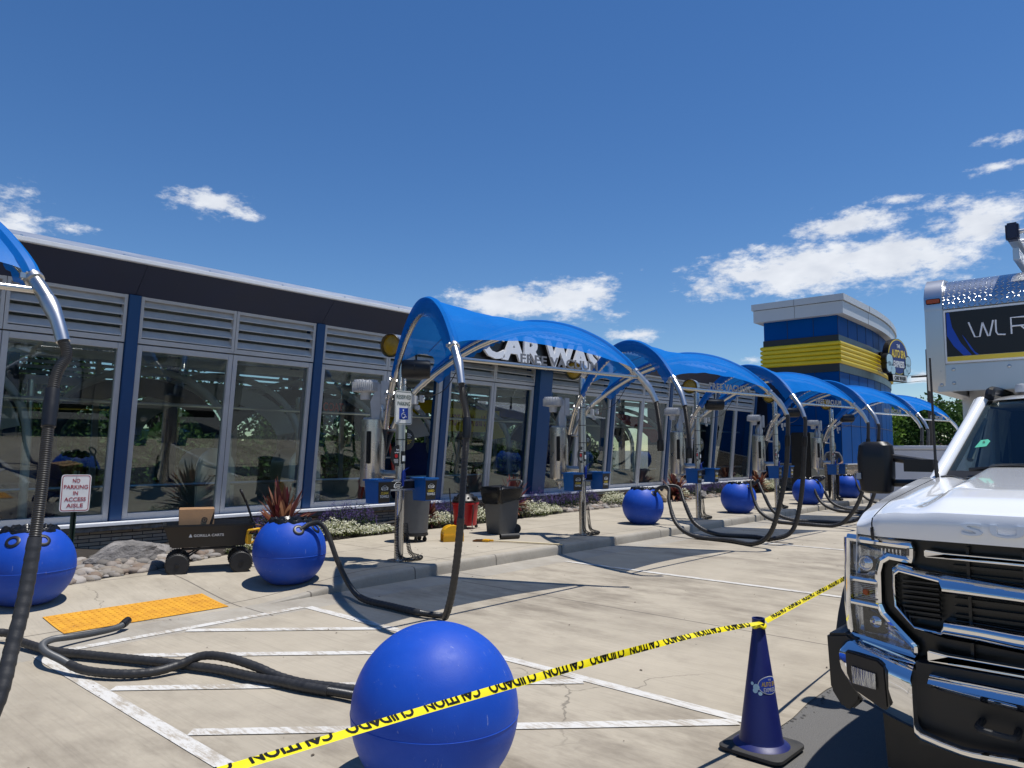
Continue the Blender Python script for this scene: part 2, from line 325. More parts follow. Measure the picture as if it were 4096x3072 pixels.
m.col((.62, .64, .67)); m.rough(.24); m.b.inputs['Metallic'].default_value = 1.; m.bump(m.ramp(dd, .0, 1., 1, 0), 1., .012); M['diamond'] = m.m
# ------------------------------------------------------------------ mesh helpers
def frame_of(d):
    d = Vector(d).normalized(); a = Vector((0, 0, 1)) if abs(d.z) < .95 else Vector((1, 0, 0))
    u = d.cross(a).normalized(); return u, u.cross(d).normalized()
def smooth_path(pts, n=8):
    P = [Vector(p) for p in pts]
    if len(P) < 3: return P
    P = [P[0]*2-P[1]] + P + [P[-1]*2-P[-2]]; out = []
    for i in range(1, len(P)-2):
        a, b, c, d = P[i-1:i+3]
        for k in range(n):
            t = k/n
            out.append(.5*((2*b)+(c-a)*t+(2*a-5*b+4*c-d)*t*t+(3*b-a-3*c+d)*t**3))
    out.append(P[-2]); return out
def resample(pts, step):
    pts = [Vector(p) for p in pts]; out = [pts[0].copy()]; acc = 0.; 
    for a, b in zip(pts, pts[1:]):
        l = (b-a).length
        if l < 1e-9: continue
        t = step-acc
        while t <= l: out.append(a.lerp(b, t/l)); t += step
        acc = (acc+l) % step
    return out
class MB:
    def __init__(s): s.v = []; s.f = []
    def add(s, v, f):
        o = len(s.v); s.v += [Vector(x) for x in v]; s.f += [tuple(i+o for i in q) for q in f]; return s
    def box(s, c, d, rz=0., mat=None):
        x, y, z = d[0]/2, d[1]/2, d[2]/2
        v = [Vector(p) for p in ((-x,-y,-z),(x,-y,-z),(x,y,-z),(-x,y,-z),(-x,-y,z),(x,-y,z),(x,y,z),(-x,y,z))]
        if rz: q = Matrix.Rotation(rz, 3, 'Z'); v = [q@p for p in v]
        if mat is not None: v = [mat@p for p in v]
        c = Vector(c)
        return s.add([p+c for p in v], [(0,3,2,1),(4,5,6,7),(0,1,5,4),(1,2,6,5),(2,3,7,6),(3,0,4,7)])
    def bb(s, lo, hi):
        return s.box([(a+b)/2 for a, b in zip(lo, hi)], [abs(b-a) for a, b in zip(lo, hi)])
    def tube(s, pts, r, n=10, caps=True):
        P = [Vector(p) for p in pts]; m = len(P); rr = r if isinstance(r, (list, tuple)) else [r]*m
        T = [(P[min(i+1, m-1)]-P[max(i-1, 0)]).normalized() for i in range(m)]
        u, w = frame_of(T[0]); v = []
        for i in range(m):
            if i:
                ax = T[i-1].cross(T[i])
                if ax.length > 1e-7: u = Matrix.Rotation(T[i-1].angle(T[i]), 3, ax.normalized())@u
                u = (u-T[i]*u.dot(T[i])).normalized()
            w = T[i].cross(u)
            for k in range(n):
                a = 2*math.pi*k/n; v.append(P[i]+(u*math.cos(a)+w*math.sin(a))*rr[i])
        f = [(i*n+k, i*n+(k+1) % n, (i+1)*n+(k+1) % n, (i+1)*n+k) for i in range(m-1) for k in range(n)]
        if caps: f += [tuple(range(n-1, -1, -1)), tuple((m-1)*n+k for k in range(n))]
        return s.add(v, f)
    def cyl(s, a, b, r, r2=None, n=20): return s.tube([a, b], [r, r if r2 is None else r2], n)
    def lathe(s, prof, c=(0, 0, 0), n=40, axis=(0, 0, 1), caps=True):
        ax = Vector(axis).normalized(); u, w = frame_of(ax); c = Vector(c); v = []
        for r, z in prof:
            for k in range(n):
                a = 2*math.pi*k/n; v.append(c+ax*z+(u*math.cos(a)+w*math.sin(a))*max(r, 1e-4))
        m = len(prof); f = [(i*n+k, (i+1)*n+k, (i+1)*n+(k+1) % n, i*n+(k+1) % n) for i in range(m-1) for k in range(n)]
        # orient outwards for an upward profile
        f = [q[::-1] for q in f]
        if caps: f += [tuple(range(n-1, -1, -1)), tuple((m-1)*n+k for k in range(n))]
        return s.add(v, f)
    def prism(s, poly, O, U, V, W_):
        """extrude a 2-D outline: point = O + x U + y V, thickness vector W_"""
        O, U, V, W_ = map(Vector, (O, U, V, W_)); n = len(poly)
        a = [O+U*x+V*y for x, y in poly]; b = [p+W_ for p in a]
        f = [tuple(range(n)), tuple(range(2*n-1, n-1, -1))] + [(i, i+n, (i+1) % n+n, (i+1) % n) for i in range(n)]
        return s.add(a+b, f)
    def sheet(s, P):
        """grid of points -> quads"""
        m, n = len(P), len(P[0]); v = [p for r in P for p in r]
        return s.add(v, [(i*n+j, i*n+j+1, (i+1)*n+j+1, (i+1)*n+j) for i in range(m-1) for j in range(n-1)])
    def text(s, body, c, U, V, w, h, dep=.004, bold=0., shear=0., spacing=1.):
        cu = bpy.data.curves.new('t', 'FONT'); cu.body = body; cu.offset = bold; cu.shear = shear; cu.space_character = spacing; cu.resolution_u = 3
        ob = bpy.data.objects.new('t', cu); COL.objects.link(ob); bpy.context.view_layer.update()
        me = bpy.data.meshes.new_from_object(ob.evaluated_get(bpy.context.evaluated_depsgraph_get()))
        bm = bmesh.new(); bm.from_mesh(me); bmesh.ops.remove_doubles(bm, verts=bm.verts, dist=1e-5)
        g = bmesh.ops.extrude_face_region(bm, geom=bm.faces[:]); ev = [e for e in g['geom'] if isinstance(e, bmesh.types.BMVert)]
        for x in ev: x.co.z += 1.
        bm.verts.index_update(); vs = [x.co.copy() for x in bm.verts]; fs = [tuple(x.index for x in q.verts) for q in bm.faces]; bm.free()
        bpy.data.objects.remove(ob); bpy.data.curves.remove(cu); bpy.data.meshes.remove(me)
        x0, x1 = min(p.x for p in vs), max(p.x for p in vs); y0, y1 = min(p.y for p in vs), max(p.y for p in vs)
        U, V, c = Vector(U), Vector(V), Vector(c); Nn = U.cross(V).normalized()
        return s.add([c+U*((p.x-(x0+x1)/2)/(x1-x0)*w)+V*((p.y-(y0+y1)/2)/(y1-y0)*h)+Nn*(p.z*dep) for p in vs], fs)
    def build(s, name, mat, parent=None, smooth=False, bevel=0., world=False, fix=True, seg=2, tri=0):
        v = s.v
        if world and parent is not None: o = parent.location; v = [p-o for p in v]
        me = bpy.data.meshes.new(name); me.from_pydata([tuple(p) for p in v], [], s.f)
        if fix or bevel:
            bm = bmesh.new(); bm.from_mesh(me)
            if fix: bmesh.ops.recalc_face_normals(bm, faces=bm.faces)
            if bevel: bmesh.ops.bevel(bm, geom=[e for e in bm.edges if e.is_manifold and e.calc_face_angle(0) > .5], offset=bevel, segments=seg, affect='EDGES', clamp_overlap=True)
            bm.to_mesh(me); bm.free()
        ob = bpy.data.objects.new(name, me); COL.objects.link(ob)
        if isinstance(mat, str): mat = M[mat]
        me.materials.append(mat)
        if smooth or bevel:
            me.shade_smooth()
            me.set_sharp_from_angle(angle=R(38))
        if parent is not None: ob.parent = parent
        return ob
def tag(o, label, cat, group=None):
    o['label'] = label; o['category'] = cat
    if group: o['group'] = group
    return o
def thing(name, label, cat, loc=(0, 0, 0), rz=0., group=None):
    o = bpy.data.objects.new(name, None); COL.objects.link(o); o.location = loc; o.rotation_euler = (0, 0, rz); o.empty_display_size = .2
    return tag(o, label, cat, group)
def struct(o, kind='structure'): o['kind'] = kind; return o
def copy_tree(o, parent=None):
    c = o.copy(); COL.objects.link(c)
    if parent is not None: c.parent = parent
    for ch in list(o.children): copy_tree(ch, c)
    return c
def place_copy(o, loc, label, rz=None):
    c = copy_tree(o); c.location = loc; c['label'] = label
    if rz is not None: c.rotation_euler = (0, 0, rz)
    return c
X_, Y_, Z_ = Vector((1, 0, 0)), Vector((0, 1, 0)), Vector((0, 0, 1))

# ------------------------------------------------------------------ ground
def smst(t): t = max(0, min(1, t)); return t*t*(3-2*t)
b = MB(); b.sheet([[(x, y, 0) for x in (-1500, 1500)] for y in (-1500, 1500)]); struct(b.build('asphalt_ground', 'asphalt', fix=False))
def edge_h(x):       # height of the pavement edge above the lot: a dropped kerb lies in front of the tactile strip
    return .15*max(1-smst((x+1.2)/1.7)*1.0 if x < 2.2 else 0, smst((x-3.95)/1.9))
def kerb_y(x): return 7.13-.008*max(0, x-8)
def walk_z(x, y): h = edge_h(x); return h+(.15-h)*smst((y-kerb_y(x))/1.9)
b = MB(); ys = [1.78+.02*math.sin(i*1.7)+.012*math.sin(i*5.1) for i in range(260)]; xs = [-30+i*.35 for i in range(260)]
b.sheet([[(x, y, .006) for x, y in zip(xs, ys)], [(x, kerb_y(x)-.52, .006) for x in xs]]); b.sheet([[(-30, -16, .0052), (3.86, -16, .0052)], [(-30, 1.9, .0052), (3.86, 1.9, .0052)]]); struct(b.build('parking_lot', 'lot', fix=False))
b = MB(); b.sheet([[(x, kerb_y(x)-.52, .0062) for x in xs], [(x, kerb_y(x)+.02, .0062) for x in xs]]); struct(b.build('gutter', 'gutter', fix=False))
# broken asphalt lip along the slab edge
b = MB(); pr = random.Random(3)
for i in range(420):
    x = 3.9+i*.05; y = 1.76+pr.uniform(-.06, .02)
    if x > 20: break
    r = pr.uniform(.004, .014); b.lathe([(r*.6, -r*.4), (r, 0), (r*.5, r*.5)], (x, y, r*.2), 5)
struct(b.build('asphalt_crumbs', 'asphalt', fix=False), 'stuff'); bpy.data.objects['asphalt_crumbs']['label'] = 'dark asphalt crumbs along the broken edge of the concrete lot'
BED = [(-30, 8.9), (1.6, 8.95), (3.0, 9.05), (3.9, 9.3), (4.8, 9.75), (5.7, 10.1), (8, 10.25), (11, 10.32), (13.6, 10.62), (17, 10.75), (23.5, 10.7), (26, 10.6), (60, 10.6)]
def bed_y(x):
    for (a, ya), (c, yc) in zip(BED, BED[1:]):
        if x <= c: return ya+(yc-ya)*(x-a)/(c-a)
gx = [-30+i*.5 for i in range(56)]+[-2+i*.1 for i in range(110)]+[9+i*.5 for i in range(80)]
b = MB(); rows = []
for k in range(14):
    rows.append([(x, kerb_y(x)+.03+(bed_y(x)-kerb_y(x)-.03)*k/13, walk_z(x, kerb_y(x)+(bed_y(x)-kerb_y(x))*k/13)) for x in gx])
b.sheet(rows); struct(b.build('sidewalk', 'walk', smooth=True, fix=False))
# kerb stone with rounded nose
b = MB(); prof = [(0, -.02), (.003, .25), (.006, .7), (.016, .9), (.032, .985), (.05, 1.0), (.09, 1.0)]
b.sheet([[(x, kerb_y(x)-.006+py, (edge_h(x)+.003)*pz if pz > 0 else -.02) for x in gx] for py, pz in prof]); struct(b.build('kerb', 'kerb', smooth=True, fix=False))
def soil_z(x, y):
    t = smst((y-bed_y(x))/.5); return .13+.10*t+.02*math.sin(x*3.1+y*2)*t+.015*math.sin(x*7.7-y*4)*t
b = MB(); sx_ = [-6+i*.2 for i in range(190)]
b.sheet([[(x, bed_y(x)+(11.7-bed_y(x))*k/14, soil_z(x, bed_y(x)+(11.7-bed_y(x))*k/14)) for x in sx_] for k in range(15)]); struct(b.build('planting_bed', 'soil', smooth=True, fix=False))
# painted lines, worn
b = MB(); zp = .0105
def line(x0, y0, x1, y1, w=.1):
    d = Vector((x1-x0, y1-y0, 0)).normalized(); n = Vector((-d.y, d.x, 0))*(w/2)
    a, c = Vector((x0, y0, zp)), Vector((x1, y1, zp)); b.add([a-n, c-n, c+n, a+n], [(0, 1, 2, 3)])
line(1.97, 6.69, 1.97, 1.9); line(4.4, 6.69, 4.4, 1.85); line(2.02, 6.72, 4.35, 6.72)
for k in (9.75, 8.62, 7.48, 6.33, 5.2):
    x0 = max(2.05, k-6.64); x1 = min(4.34, k-1.9); zp = .012; line(x0, k-x0, x1, k-x1)
for x in (-2.3, 8.72, 12.86, 17.0, 21.2, 25.4, 29.6): line(x, 6.62, x+.04, 1.9)
struct(b.build('painted_lines', 'paint', fix=False))
# tactile strip, real domes
b = MB(); tx0, tx1, ty0, ty1 = 2.33, 3.86, 7.32, 7.92
tz = lambda x, y: max(walk_z(x, y)+.006, .008)
b.sheet([[(x, y, tz(x, y)) for x in [tx0+(tx1-tx0)*i/6 for i in range(7)]] for y in [ty0+(ty1-ty0)*j/8 for j in range(9)]])
for i in range(25):
    for j in range(10):
        x, y = tx0+.035+i*.061, ty0+.03+j*.06
        b.lathe([(.0135, 0), (.0115, .005), (.006, .0068)], (x, y, tz(x, y)-.0005), 8)
tag(b.build('tactile_paving', 'tactile', fix=False), 'yellow tactile paving strip with raised domes at the dropped kerb', 'tactile paving')

# ------------------------------------------------------------------ car wash building
GY, GZ0, GZ1 = 11.4, .55, 3.87           # glazed wall: foot, sill height, fascia soffit; it leans outwards
def wy(z): return GY-.1*(z-GZ0)
BX = [4.2+3.17*i for i in range(-4, 8)]; XA, XB = BX[0], 28.6
bld = thing('car_wash_building', 'long glass fronted car wash building with dark fascia and blue columns', 'car wash', (12, 13.5, .15))
def part(mb, name, mat, parent=None, **k):
    return mb.build(name, mat, parent if parent is not None else bld, world=True, **k)
class Par:  # sub-part helper: the parent chain is only translations
    pass
def subpart(mb, name, mat, parent, off, **k):
    mb.v = [p-Vector(off) for p in mb.v]; return mb.build(name, mat, parent, **k)
def slantbox(b, x0, x1, z0, z1, d0, d1):
    """box in the leaning wall plane: d = distance out (towards the lot)"""
    c = []
    for z in (z0, z1):
        for x, d in ((x0, d0), (x1, d0), (x1, d1), (x0, d1)): c.append((x, wy(z)-d, z))
    b.add(c, [(3,2,1,0),(4,5,6,7),(0,1,5,4),(1,2,6,5),(2,3,7,6),(3,0,4,7)])
b = MB(); b.bb((XA, 11.36, .05), (XB, 11.75, .47)); part(b, 'stone_wall', 'ledger')
b = MB(); n = int((XB-XA)/.12); pr = random.Random(5); rows = [[], [], [], []]
for i in range(n+1):
    x = XA+i*.12; j = pr.uniform(-.02, .02)
    for k, (y, z) in enumerate(((11.34, .455), (11.27+j, .465+j*.3), (11.265+j*.7, .52+j*.2), (11.75, .535))): rows[k].append((x, y, z))
b.sheet(rows); part(b, 'stone_cap', 'cap', fix=False)
b = MB(); b.bb((XA, 11.20, .538), (XB, 11.60, .585)); part(b, 'sill', 'white_trim', bevel=.006)
big = BX.index(13.71) if 13.71 in BX else 7
for i, x in enumerate(BX):
    b = MB()
    if i == 7: slantbox(b, x-.25, x+.23, .3, GZ1, -.3, .16)
    else: slantbox(b, x-.085, x+.085, GZ0+.036, GZ1, -.3, .03)
    part(b, 'column', 'blue_col', bevel=.006)
    if i < len(BX)-1:
        a0 = x+(.24 if i == 7 else .09); a1 = BX[i+1]-(.26 if i == 6 else .09); mid = (a0+a1)/2
        for k, (l, r) in enumerate(((a0, mid), (mid, a1))):
            g = .004; l += g; r -= g; door = (i == 5 and k == 1)
            # window frame with pane
            f = MB(); zt = 3.16
            if not door:
                slantbox(f, l, l+.075, .59, zt, -.09, .0); slantbox(f, r-.075, r, .59, zt, -.09, .0)
                slantbox(f, l+.075, r-.075, zt-.085, zt, -.09, -.002); slantbox(f, l+.075, r-.075, .59, .69, -.09, -.002)
                wf = part(f, 'window', 'frame', bevel=.004, seg=1)
                p = MB(); slantbox(p, l+.07, r-.07, .68, zt-.08, -.05, -.044); subpart(p, 'pane', 'pane', wf, bld.location)
            else:
                slantbox(f, l, l+.075, .59, zt, -.09, .0); slantbox(f, r-.10, r, .59, zt, -.09, .0); slantbox(f, l+.075, r-.1, zt-.085, zt, -.09, -.002)
                wf = part(f, 'door_frame', 'frame', bevel=.004, seg=1)
            # louvre panel
            f = MB(); z0, z1 = 3.18, GZ1
            slantbox(f, l, l+.045, z0, z1, -.09, .005); slantbox(f, r-.045, r, z0, z1, -.09, .005)
            slantbox(f, l+.045, r-.045, z0, z0+.07, -.09, .003); slantbox(f, l+.045, r-.045, z1-.05, z1, -.09, .003)
            lf = part(f, 'louvre_frame', 'frame')
            f = MB()
            for q in range(4):
                zz = z0+.085+q*.15
                c = []
                for dz, d in ((0, .0), (.105, -.085), (.12, -.085), (.016, .0)):
                    z = zz+dz; c += [(l+.045, wy(z)-d, z), (r-.045, wy(z)-d, z)]
                f.add(c, [(0,1,3,2),(2,3,5,4),(4,5,7,6),(6,7,1,0)])
            subpart(f, 'louvre', 'louvre', lf, bld.location, fix=False)
# fascia: dark leaning panels with joints, bright drip edge, roof slope behind it
b = MB(); x = XA
fx = [XA+i*3.17 for i in range(13)]; fx[-1] = XB
for a0, a1 in zip(fx, fx[1:]):
    b.add([(a0+.003, 11.07, 3.86), (a1-.003, 11.07, 3.86), (a1-.003, 10.66, 4.25), (a0+.003, 10.66, 4.25), (a0+.003, 11.3, 3.86), (a1-.003, 11.3, 3.86), (a1-.003, 11.3, 4.25), (a0+.003, 11.3, 4.25)],
          [(0,1,2,3),(0,4,5,1),(3,2,6,7),(0,3,7,4),(1,5,6,2)])
part(b, 'fascia', 'navy')
b = MB(); b.bb((XA-.05, 10.60, 4.252), (XB, 10.72, 4.315)); part(b, 'drip_edge', 'white_trim', bevel=.008)
b = MB(); n = 30
for i in range(n):
    a0, a1 = XA+(XB-XA)*i/n, XA+(XB-XA)*(i+1)/n
    b.add([(a0, 10.66, 4.317), (a1, 10.66, 4.317), (a1, 11.5, 4.60), (a0, 11.5, 4.60)], [(0, 1, 2, 3)])
    b.bb((a0-.012, 10.67, 4.318), (a0+.012, 10.69, 4.35))
b.sheet([[(XA, 11.5, 4.6), (XB, 11.5, 4.6)], [(XA, 17.5, 4.75), (XB, 17.5, 4.75)]]); part(b, 'roof', 'roofmetal', fix=False)
b = MB()
for i in range(60): b.tube([(XA+(XB-XA)*i/60, 10.72, 4.335), (XA+(XB-XA)*(i+1)/60, 10.72, 4.335)], .006, 5)
part(b, 'roof_cable', 'rubber')
b = MB(); b.bb((XA, 17.0, 3.95), (XB, 17.1, 4.7)); b.bb((XA, 17.0, .1), (XB, 17.1, .75)); b.bb((XA, 17.01, 3.0), (XB, 17.09, 3.12))
part(b, 'rear_wall', 'interior')
b = MB(); b.bb((XA, 11.62, 4.02), (XB, 17.0, 4.07)); part(b, 'ceiling', 'interior')
b = MB(); b.bb((XA, 11.62, .12), (XB, 17.0, .2)); part(b, 'tunnel_floor', 'floor_in')
for x in (XA-.1, XB+.05):
    b = MB(); b.bb((x, 11.6, .1), (x+.05, 17.1, 4.7)); part(b, 'end_wall', 'navy')
for i, x in enumerate(BX):
    b = MB(); b.bb((x-.1, 16.92, .75), (x+.1, 17.12, 3.95)); part(b, 'rear_column', 'blue_col')
    if i < len(BX)-1:
        x2 = BX[i+1]; md = (x+x2)/2; f = MB()
        for l, r in ((x+.1, md), (md, x2-.1)):
            f.bb((l, 17.02, .75), (l+.06, 17.08, 3.0)); f.bb((r-.06, 17.02, .75), (r, 17.08, 3.0)); f.bb((l+.06, 17.025, 2.94), (r-.06, 17.075, 3.0)); f.bb((l+.06, 17.025, .75), (r-.06, 17.075, .82))
        wf = part(f, 'rear_window', 'frame'); p = MB(); p.bb((x+.12, 17.045, .78), (x2-.12, 17.05, 2.98)); subpart(p, 'pane', 'pane_back', wf, bld.location)
        f = MB()
        for q in range(7):
            zz = 3.15+q*.115; f.add([(x+.1, 17.0, zz+.06), (x2-.1, 17.0, zz+.06), (x2-.1, 17.09, zz), (x+.1, 17.09, zz)], [(0, 1, 2, 3)])
        f.bb((md-.04, 16.98, 3.12), (md+.04, 17.1, 3.95)); part(f, 'rear_louvre', 'louvre', fix=False)

# white channel letters on a black back panel
sg = thing('car_wash_sign', 'black sign panel with big white CAR WASH letters on the fascia', 'sign', (13.8, 10.7, 3.5))
b = MB(); b.prism([(10.75, 3.53), (16.3, 3.53), (16.3, 4.25), (10.75, 4.25)], (0, 10.68, 0), X_, Z_, (0, .1, 0)); b.build('panel', 'black_panel', sg, world=True, bevel=.01)
b = MB(); b.text('CAR WASH', (13.5, 10.60, 3.91), X_, Z_, 4.95, .62, .05, .045); b.build('lettering', 'white_letter', sg, world=True)
b = MB(); b.text('CAR WASH', (13.5, 10.672, 3.91), X_, Z_, 4.97, .64, .07, .048); b.build('letter_return', 'black_panel', sg, world=True)
# ------------------------------------------------------------------ emblem on signs, bins and cone (oval badge with bubbles and words)
def oval(a, b_, n=40): return [(a*math.cos(2*math.pi*i/n), b_*math.sin(2*math.pi*i/n)) for i in range(n)]
def emblem_mono(mb, c, U, V, w):
    """small white outline badge"""
    c, U, V = Vector(c), Vector(U), Vector(V); Nn = U.cross(V)
    n = 28; pts = [c+U*(w*.42*math.cos(2*math.pi*i/n))+V*(w*.27*math.sin(2*math.pi*i/n)) for i in range(n+1)]
    mb.tube(pts, w*.022, 5)
    mb.text('AUTO SPA', c+V*w*.03, U, V, w*.62, w*.13, .001, .02); mb.text('EXPRESS', c-V*w*.12, U, V, w*.46, w*.10, .001, .02)
    for dx, dy, r in ((-.45, -.12, .09), (.45, -.12, .09), (-.47, .03, .06), (.47, .03, .06), (-.36, -.24, .05), (.36, -.24, .05)):
        mb.prism(oval(w*r, w*r, 12), c+U*dx*w+V*dy*w, U, V, Nn*.001)

# ------------------------------------------------------------------ vacuum station
SZ = [(-.12, 1.45), (-.06, 1.62), (.0, 1.80), (.08, 2.0), (.22, 2.25), (.4, 2.46), (.7, 2.69), (1.0, 2.88), (1.35, 3.05), (1.75, 3.17), (2.15, 3.20), (2.6, 3.12), (3.0, 2.95), (3.3, 2.74), (3.5, 2.55), (3.62, 2.39), (3.69, 2.24)]
DA, DB = Vector((-.47, -.883, 0)), Vector((.381, -.925, 0))
OA, OB = Vector((-.06, .27, -.15)), Vector((.02, .27, -.15))
def arch(Od, D, s): 
    for (s0, z0), (s1, z1) in zip(SZ, SZ[1:]):
        if s <= s1: z = z0+(z1-z0)*(s-s0)/(s1-s0); break
    return Od+D*s+Z_*z
def arch_path(Od, D, s0, s1, n=40, lift=0.):
    ctrl = [Od+D*s+Z_*z for s, z in SZ]; sm = smooth_path(ctrl, 6)
    def at(s):
        for a, c in zip(sm, sm[1:]):
            sa, sc = (a-Od).dot(D), (c-Od).dot(D)
            if s <= sc: return a.lerp(c, (s-sa)/(sc-sa))
        return sm[-1].copy()
    return [at(s0+(s1-s0)*i/n)+Z_*lift for i in range(n+1)]

def make_station(loc, label):
    st = thing('vacuum_station', label, 'vacuum station', loc, 0, 'blue canopied vacuum stations along the kerb')
    b = MB(); b.cyl((0, 0, 0), (0, 0, 2.78), .062, n=28); b.build('post', 'steel', st, smooth=True)
    b = MB(); b.box((0, 0, .008), (.22, .22, .016)); b.build('base_plate', 'galv', st, bevel=.003)
    for z in (1.62, 1.93, 2.25):
        b = MB(); b.cyl((0, 0, z), (0, 0, z+.012), .0645, n=24); b.build('band', 'rubber', st, smooth=True)
    for Od, D, sg_ in ((OA, DA, -1), (OB, DB, 1)):
        b = MB(); p = arch_path(Od, D, .05, 3.60, 64); b.tube(p, .042, 14)
        for s in (.25, .5, 3.40): # flanged joints
            q = arch_path(Od, D, s, s+.03, 2); b.tube(q, .049, 14)
        pipe = b.build('arch_pipe', 'steel', st, smooth=True)
        b = MB(); q = arch_path(Od, D, 3.55, 3.69, 6); b.tube(q, [.046, .046, .045, .04, .037, .037, .037], 14); b.build('reducer', 'galv', pipe, smooth=True)
        for s in (.33, 3.42):
            b = MB(); q = arch_path(Od, D, s, s+.02, 1); b.tube(q, .054, 12); d = (q[1]-q[0]).normalized(); u, w = frame_of(d)
            b.box(q[0]+u*.06, (.03, .022, .03)); b.cyl(q[0]+u*.05-w*.03, q[0]+u*.05+w*.03, .006, n=8); b.build('clamp', 'galv', pipe, smooth=True)
        b = MB(); q = arch_path(Od, D, -.10, .07, 40); b.tube(q, [.040 if i % 2 else .034 for i in range(41)], 12); b.build('flex_sleeve', 'hose', pipe, smooth=True)
        b = MB(); e = q[0]; b.tube([e+Vector((0, 0, .02)), e+Vector((-.02, .04, -.12)), e+Vector((-.05, .08, -.22))], .034, 12); b.build('stub', 'galv', pipe, smooth=True)
        b = MB(); q = arch_path(Od, D, .9, 3.05, 60, .10); b.tube([v-Z_*.02 for v in q[::3]], .008, 6)
        b.tube(arch_path(Od, D, .9, 3.2, 40, .062), .013, 8)
        for s in (.9, 1.6, 2.3, 3.2):
            v = arch_path(Od, D, s, s+.01, 1)[0]; b.cyl(v, v+Z_*.10, .008, n=6)
        b.build('fabric_rail', 'galv', pipe, smooth=True)
    # canopy fabric stretched between the two rails, sagging in the middle, scalloped front and back
    nu, nv = 44, 30; top = []
    lift = lambda i: Z_*(.035+.095*math.sqrt(max(0, math.sin(math.pi*i/200))))
    pa = [p+lift(i) for i, p in enumerate(arch_path(OA, DA, .58, 3.43, 200))]; pb = [p+lift(i) for i, p in enumerate(arch_path(OB, DB, .58, 3.43, 200))]
    for j in range(nv+1):
        v = j/nv; k = 4*v*(1-v); row = []
        for i in range(nu+1):
            u = i/nu; uu = .12*k + u*(1-.12*k-.055*k)
            f = uu*200; i0 = min(199, int(f)); a = pa[i0].lerp(pa[i0+1], f-i0); c = pb[i0].lerp(pb[i0+1], f-i0)
            p = a.lerp(c, v); p.z -= k*(.02+.055*math.sin(math.pi*uu)**2)
            p.z += .006*math.sin(v*19+u*7)*k+.004*math.sin(v*41)*k; row.append(p)
        top.append(row)
    b = MB(); b.sheet(top)
    cn = b.build('canopy', 'fabric', st, smooth=True, fix=False)
    for Od, D, sgn, pp in ((OA, DA, -1, pa), (OB, DB, 1, pb)):
        b = MB(); sd_ = Vector((D.y, -D.x, 0))*(-sgn); rows = [[], [], [], [], [], []]; pr = random.Random(4)
        for i in range(0, 201, 2):
            c = pp[i]; d = (pp[min(i+1, 200)]-pp[max(i-1, 0)]).normalized(); up = sd_.cross(d); up = up if up.z > 0 or abs(d.z) > .9 else -up
            if up.z < 0: up = -up
            wv = .012*math.sin(i*.9)+pr.uniform(-.006, .006)
            for k, (o, h) in enumerate(((-.055, -.02), (-.035, .012), (0, .024), (.035, .01), (.05, -.04), (.045+wv*.3, -.175+wv))): rows[k].append(c+sd_*o*-1*-1+up*h)
        b.sheet(rows); b.build('hem', 'fabric', cn, smooth=True, fix=False)
    b = MB()
    for v0, u0, v1, u1 in ((.02, .35, .98, .62), (.02, .62, .98, .35), (.5, .02, .5, .98)):
        q = []
        for i in range(24):
            t = i/23; q.append(top[int(round((v0+(v1-v0)*t)*nv))][int(round((u0+(u1-u0)*t)*nu))]-Z_*.012)
        b.tube(smooth_path(q, 2), .004, 5)
    b.build('seam', 'sign_navy', cn, smooth=True)
    # tie bar with standing letters
    ea = arch_path(OA, DA, 3.52, 3.53, 1)[0]-Z_*.03; eb = arch_path(OB, DB, 3.47, 3.48, 1)[0]-Z_*.03
    b = MB(); b.tube([ea, eb], .021, 12); d = (eb-ea).normalized()
    for t in (.42, .58): q = ea.lerp(eb, t); b.tube([q-d*.012, q+d*.012], .024, 12)
    for e in (ea, eb): b.box(e, (.05, .05, .03))
    bar = b.build('tie_bar', 'steel', st, smooth=True)
    U = Vector((d.x, d.y, d.z)).normalized(); V = Vector((0, U.z*-1, 1)); V = (Z_-U*U.z).normalized()
    b = MB(); b.text('FREE VACUUM', ea.lerp(eb, .505)+V*.072+Vector((0, -.004, 0)), U, V, 1.32, .100, .006, .022, 0, 1.06); b.build('lettering', 'grey_letter', bar)
    # separator canister with motor head
    cx, cy = -.16, .40; b = MB()
    b.lathe([(.05, .86), (.055, .93), (.11, .98), (.165, .985), (.168, 1.0), (.168, 1.90), (.150, 1.905)], (cx, cy, 0), 36); can = b.build('canister', 'steel', st, smooth=True)
    b = MB(); b.bb((cx-.165, cy-.13, 1.30), (cx-.135, cy-.06, 1.74)); b.build('canister_handle', 'blackplastic', can, bevel=.006)
    b = MB(); b.cyl((cx-.02, cy-.02, .8), (cx-.02, cy-.02, .88), .03, n=14); b.cyl((cx-.1, cy-.05, .97), (cx-.02, cy-.2, .97), .016, n=10); b.box((cx-.1, cy-.1, .955), (.1, .14, .03)); b.build('drain_valve', 'galv', can, smooth=True)
    b = MB(); b.prism([(-.13, 1.905), (.0, 1.905), (.03, 2.12), (.03, 2.40), (-.03, 2.40), (-.16, 2.14)], (cx+.02, cy-.1, 0), X_, Z_, (0, .006, 0)); b.bb((cx+.03, cy-.115, 2.12), (cx+.16, cy-.10, 2.44)); b.bb((cx-.1, cy-.08, 1.905), (cx+.08, cy+.1, 1.93)); b.build('motor_bracket', 'castgrey', can, bevel=.004)
    b = MB(); b.lathe([(.09, 1.93), (.1, 2.05), (.07, 2.13), (.05, 2.2)], (cx+.06, cy, 0), 20); b.cyl((cx+.12, cy-.03, 1.9), (cx+.12, cy-.03, 2.2), .03, n=12); b.build('fan_housing', 'galv', can, smooth=True)
    b = MB(); pr = []; mc = (cx-.10, cy+.06, 0)
    b.lathe([(.12, 2.28), (.165, 2.30), (.168, 2.40), (.15, 2.435), (.05, 2.44)], mc, 30)
